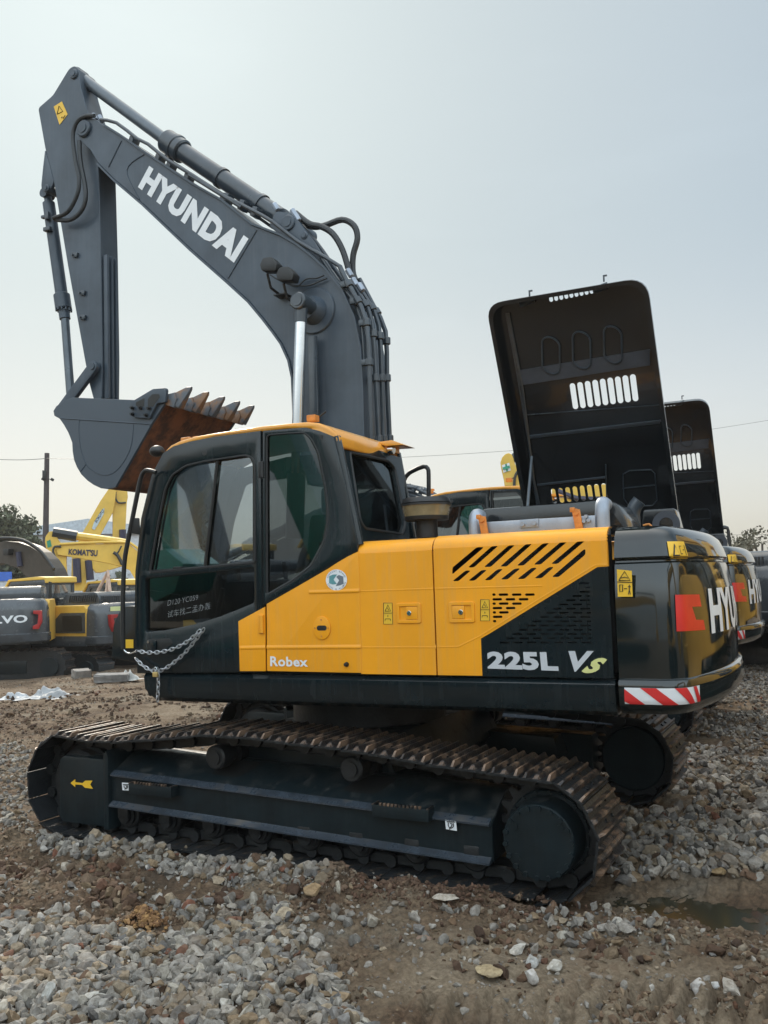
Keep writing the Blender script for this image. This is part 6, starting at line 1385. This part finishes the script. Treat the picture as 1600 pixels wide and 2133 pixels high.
# ------------------------------------------------------------------ pole, wires, building, trees
pole=empty('utility_pole',tuple(place(91,1392,36))); pz=pole.location.copy(); tag(pole,'dark round utility pole with floodlights rising at the left','pole')
FP=Frame(tuple(pz),math.atan2(ray(91,1200).y,ray(91,1200).x)-PI/2)
pole.rotation_euler=(0,0,FP.rz)
a=FP.at(91,1400,0); b=FP.at(98,944,0); bm=bmesh.new(); add_cyl(bm,a,b,.155,.095,n=16); finish(bm,'shaft',mat('weathered_pole',(.05,.04,.042),.7),pole)
bm=bmesh.new(); q=FP.at(92,990,-.1); add_box(bm,q,(.14,.2,.4),.02); finish(bm,'junction_box',M['black'],pole)
for x,y in ((109,999),(90,998)):
    bm=bmesh.new(); q=FP.at(x,y,-.1); add_box(bm,q,(.14,.12,.11),.03,Matrix.Rotation(R(30),3,'Y')); add_tube(bm,[q,FP.at(98,997,-.05)],.015,k=1); finish(bm,'floodlight',M['black'],pole)
def wire(p0,p1,label,sag=.25,r=.012):
    m_=(p0+p1)/2-Vector((0,0,sag)); bm=bmesh.new(); add_tube(bm,[p0,(p0+m_)/2-Vector((0,0,sag*.28)),m_,(m_+p1)/2-Vector((0,0,sag*.28)),p1],r,n=5,k=6); tag(finish(bm,'overhead_wire',M['hose']),label,'wire','overhead wires')
wire(place(-60,951,42),place(98,955,36.1),'thin overhead wire running left from the top of the pole',.1)
wire(place(98,955,35.9),place(1660,866,48),'long thin overhead wire crossing from the pole to the right edge',.9,.008)
wire(place(1380,1112,60),place(1680,1110,60),'upper of the two faint wires above the right edge trees',.1,.010); wire(place(1380,1124,60),place(1680,1130,60),'lower of the two faint wires above the right edge trees',.1,.010)
pW=place(185,1240,62); W_=empty('warehouse',tuple(pW),math.atan2(ray(185,1200).y,ray(185,1200).x)-PI/2); tag(W_,'pale grey warehouse wall behind the yellow excavators','building')
bm=bmesh.new(); add_box(bm,(0,0,1.2),(11,8,5.6)); wl=finish(bm,'wall',mat('pale_cladding',(.55,.57,.6),.6,streak=.2,dcol=(.35,.36,.38)),W_)
bm=bmesh.new(); add_prism(bm,[(-5.8,3.99),(5.8,3.99),(5.8,4.15),(0,5.0),(-5.8,4.15)],-4.3,4.3); finish(bm,'roof',mat('roof_sheet',(.45,.5,.55),.5),W_)
pW2=place(-22,1240,50); W2=empty('blue_shed',tuple(pW2),math.atan2(ray(5,1200).y,ray(5,1200).x)-PI/2); tag(W2,'blue and white site cabin glimpsed at the left edge behind cabs','cabin')
bm=bmesh.new(); add_box(bm,(0,0,0),(2.2,3,1.5)); finish(bm,'wall',mat('pale_cladding_two',(.5,.52,.55),.6),W2); bm=bmesh.new(); add_box(bm,(0,0,1.0),(2.3,3.1,.5)); finish(bm,'blue_roof',mat('blue_paint',(.03,.12,.5),.5),W2)
def leaf_mat(name,c):
    m=mat(name,c,.7,var=.35,scale=.8); return m
LM=leaf_mat('foliage',(.075,.085,.045)); LM2=leaf_mat('sparse_foliage',(.10,.09,.055)); BK_=mat('bark',(.06,.045,.035),.9)
def tree(px,py,dist,h,w_,label,dens=5200,ls=.14,lm=LM,seed=1):
    base=place(px,py,dist); r_=np.random.default_rng(seed); root=empty('tree',tuple(base)); tag(root,label,'tree','trees at the far edge of the yard')
    bm=bmesh.new(); add_cyl(bm,(0,0,-.5),(0,0,h*.55),.22,.12,n=10); tips=[]
    for k in range(9):
        a=r_.uniform(0,2*PI); z0=h*r_.uniform(.3,.5); rr=w_*r_.uniform(.25,.5); p=(rr*math.cos(a),rr*math.sin(a),h*r_.uniform(.55,.95)); add_tube(bm,[(0,0,z0),(p[0]*.5,p[1]*.5,(z0+p[2])/2+.1),p],.05,n=6,k=2); tips.append(p)
    finish(bm,'trunk',BK_,root)
    cen=[]
    for k in range(26):
        a=r_.uniform(0,2*PI); z=r_.uniform(.35,.98); rr=w_*.5*math.sqrt(max(.05,1-((z-.6)/.45)**2))*r_.uniform(.3,1); cen.append((rr*math.cos(a),rr*math.sin(a),z*h,r_.uniform(.10,.2)*w_))
    cen=np.array(cen); k=r_.integers(0,len(cen),dens); d=r_.normal(size=(dens,3)); d/=np.linalg.norm(d,axis=1)[:,None]; P_=cen[k,:3]+d*(cen[k,3]*r_.uniform(.35,1.1,dens))[:,None]
    u=r_.normal(size=(dens,3));u/=np.linalg.norm(u,axis=1)[:,None]; v=np.cross(u,r_.normal(size=(dens,3)));v/=np.linalg.norm(v,axis=1)[:,None]; s=ls*r_.uniform(.5,1.3,dens)[:,None]
    V=np.stack([P_-u*s,P_+v*s*.6,P_+u*s,P_-v*s*.6],1).reshape(-1,3); F=np.arange(dens*4).reshape(-1,4); o=np_mesh('crown',V,F,[lm],smooth=False); o.parent=root
tree(-5,1290,52,6.6,4.6,'rounded dark green tree at the left edge behind the brown boom',7000,.16,LM,3)
tree(38,1290,52,5.4,3.4,'smaller bushy tree between the left edge tree and the pole',5000,.15,LM,5)
tree(1596,1290,40,4.2,2.6,'sparse olive tree at the right edge above the grey machine',1500,.10,LM2,8)
tree(1530,1280,48,4.3,2.0,'thin bare topped tree just left of the right edge tree',500,.09,LM2,9)
for i,(px,d_,h_) in enumerate(((-30,60,3.2),(250,60,3.0),(700,70,4),(1450,62,3.2),(1690,62,4.2))): tree(px,1300,d_,h_,5.5,['low hedge-like tree far off at the left edge','low tree behind the warehouse','low tree hidden behind the front cab','low tree seen under the raised hoods','low tree beyond the right edge machine'][i],3500,.2,LM,20+i)
# rubble on the far dirt
def slab(px,py,s,col,label,cat,name,rot=0):
    g=G(px,py); z=float(terrain(np.array([g.x]),np.array([g.y]))[0]); g=G(px,py,z); bm=bmesh.new(); add_box(bm,(0,0,s[2]/2),s,.02,Matrix.Rotation(.12,3,'X'))
    for v in bm.verts: v.co+=Vector(rng.normal(size=3)*.012)
    o=finish(bm,name,mat(name+'_mat',col,.9,bump=.5,var=.3,scale=5),smooth=0); o.location=(g.x,g.y,z); o.rotation_euler=(0,0,rot); tag(o,label,cat)
slab(235,1418,(.75,.3,.16),(.2,.19,.18),'broken grey concrete slab lying on the dirt beyond the track','slab','concrete_slab',.5); slab(170,1412,(.4,.25,.2),(.22,.2,.18),'small broken block left of the concrete slab','block','concrete_block',1.1)
def sheet(px,py,w_,d_,h,col,label,name):
    g=G(px,py); z=float(terrain(np.array([g.x]),np.array([g.y]))[0]); g=G(px,py,z); u=np.linspace(-1,1,46); A,B=np.meshgrid(u,u); n_=fbm(A*1.5+px,B*1.5,1.6,2,91,.5)+.5; r2=np.sqrt(A*A+B*B); zz_=np.maximum(0,1-r2**2)*h*(.3+1.6*np.abs(n_-.5)*2)+.01; k=1+.35*fbm(A+px,B,2,3,92)
    V=np.c_[(A*w_*k).ravel(),(B*d_*k).ravel(),zz_.ravel()]; i=np.arange(46*46).reshape(46,46); F=np.c_[i[:-1,:-1].ravel(),i[:-1,1:].ravel(),i[1:,1:].ravel(),i[1:,:-1].ravel()]
    o=np_mesh(name,V,F,[mat(name+'_mat',col,.6,var=.3,scale=4)],smooth=True); o.location=(g.x,g.y,z); tag(o,label,'plastic sheet')
sheet(105,1452,.42,.35,.16,(.30,.31,.32),'crumpled white plastic sheet on the dirt at the left','plastic_sheet'); sheet(32,1456,.3,.25,.09,(.34,.36,.38),'torn white plastic bag lying near the left edge','plastic_bag'); sheet(268,1416,.28,.22,.18,(.4,.4,.38),'small crumpled pale sheet left of the front cab','plastic_scrap')

# ------------------------------------------------------------------ machines beside and behind the photographer, seen mirrored in paint and glass
def simple_front(root,m,lift=0,flip=False):
    B_=[(-.2,1.7),(.25,1.9),(.1,2.6),(-1.2,4.4+lift),(-2.2,4.7+lift),(-5.2,4.3+lift),(-5.3,3.95+lift),(-2.4,3.9+lift),(-1.5,3.5+lift*.8)]
    bm=bmesh.new(); add_prism(bm,round_poly(B_,.1),-.2,.25,.01); finish(bm,'boom',m,root)
    A_=[(-5.0,4.9+lift),(-4.7,4.7+lift),(-4.95,3.7+lift),(-4.9,1.8+lift),(-5.15,1.75+lift),(-5.5,3.9+lift),(-5.4,4.5+lift)]
    bm=bmesh.new(); add_prism(bm,round_poly(A_,.05),-.1,.15,.01); finish(bm,'arm',m,root)
    bm=bmesh.new(); add_tube(bm,[(-1.7,5.0+lift,0)[:1]+(0,5.0+lift),(-5.0,0,4.95+lift)],.09,k=1); finish(bm,'arm_cylinder',M['pipe'],root)
    bm=bmesh.new(); add_prism(bm,[(-5.3,1.9+lift),(-4.6,1.95+lift),(-4.0,1.6+lift),(-4.3,1.0+lift),(-5.0,.8+lift),(-5.5,1.2+lift)],-.5,.55,.02); finish(bm,'bucket',m,root)
for loc,ang,lab,bd,cwm_,lf in (((5.5,2.3,0),-90,'yellow excavator standing outside the frame beyond the tails',M['bgyellow'],M['bgyellow'],0),((9.5,-6.0,0),-75,'yellow excavator outside the frame to the right of the photographer',M['bgyellow'],M['bgyellow'],0),
    ((-4.3,-11.5,0),15,'teal excavator with raised boom behind the photographer',M['bgteal'],M['bgteal'],.8),((-9.5,-15.5,0),25,'grey excavator with raised boom far behind the photographer',M['bggrey'],M['bggrey'],1.2),((-13.5,-8.0,0),170,'yellow excavator behind the photographer on the far left',M['bgyellow'],M['bggrey'],0),((-1.0,-14.5,0),160,'yellow excavator directly behind the photographer',M['bgyellow'],M['bgyellow'],0),((5.6,8.6,0),-88,'yellow excavator out of frame at the far right of the row',M['bgyellow'],M['bgyellow'],0)):
    rt_,fr_=bg_machine(loc,ang,lab,bd,cwm_,M['bggrey'],M['bgyellow2'],group=GM); simple_front(rt_,bd,lf)

# ------------------------------------------------------------------ thin haze over the yard
hm=bpy.data.materials.new('haze'); hm.use_nodes=True; hm.node_tree.nodes.remove(hm.node_tree.nodes['Principled BSDF']); pv=hm.node_tree.nodes.new('ShaderNodeVolumePrincipled'); pv.inputs['Color'].default_value=(.93,.93,.93,1); pv.inputs['Density'].default_value=.0007; pv.inputs['Anisotropy'].default_value=.3
hm.node_tree.links.new(pv.outputs[0],hm.node_tree.nodes['Material Output'].inputs['Volume'])
bm=bmesh.new(); add_box(bm,(0,30,2.25),(1500,1900,16.5)); hz=finish(bm,'haze',hm,smooth=0); tag(hz,'thin pale haze over the yard',None,None,'stuff')
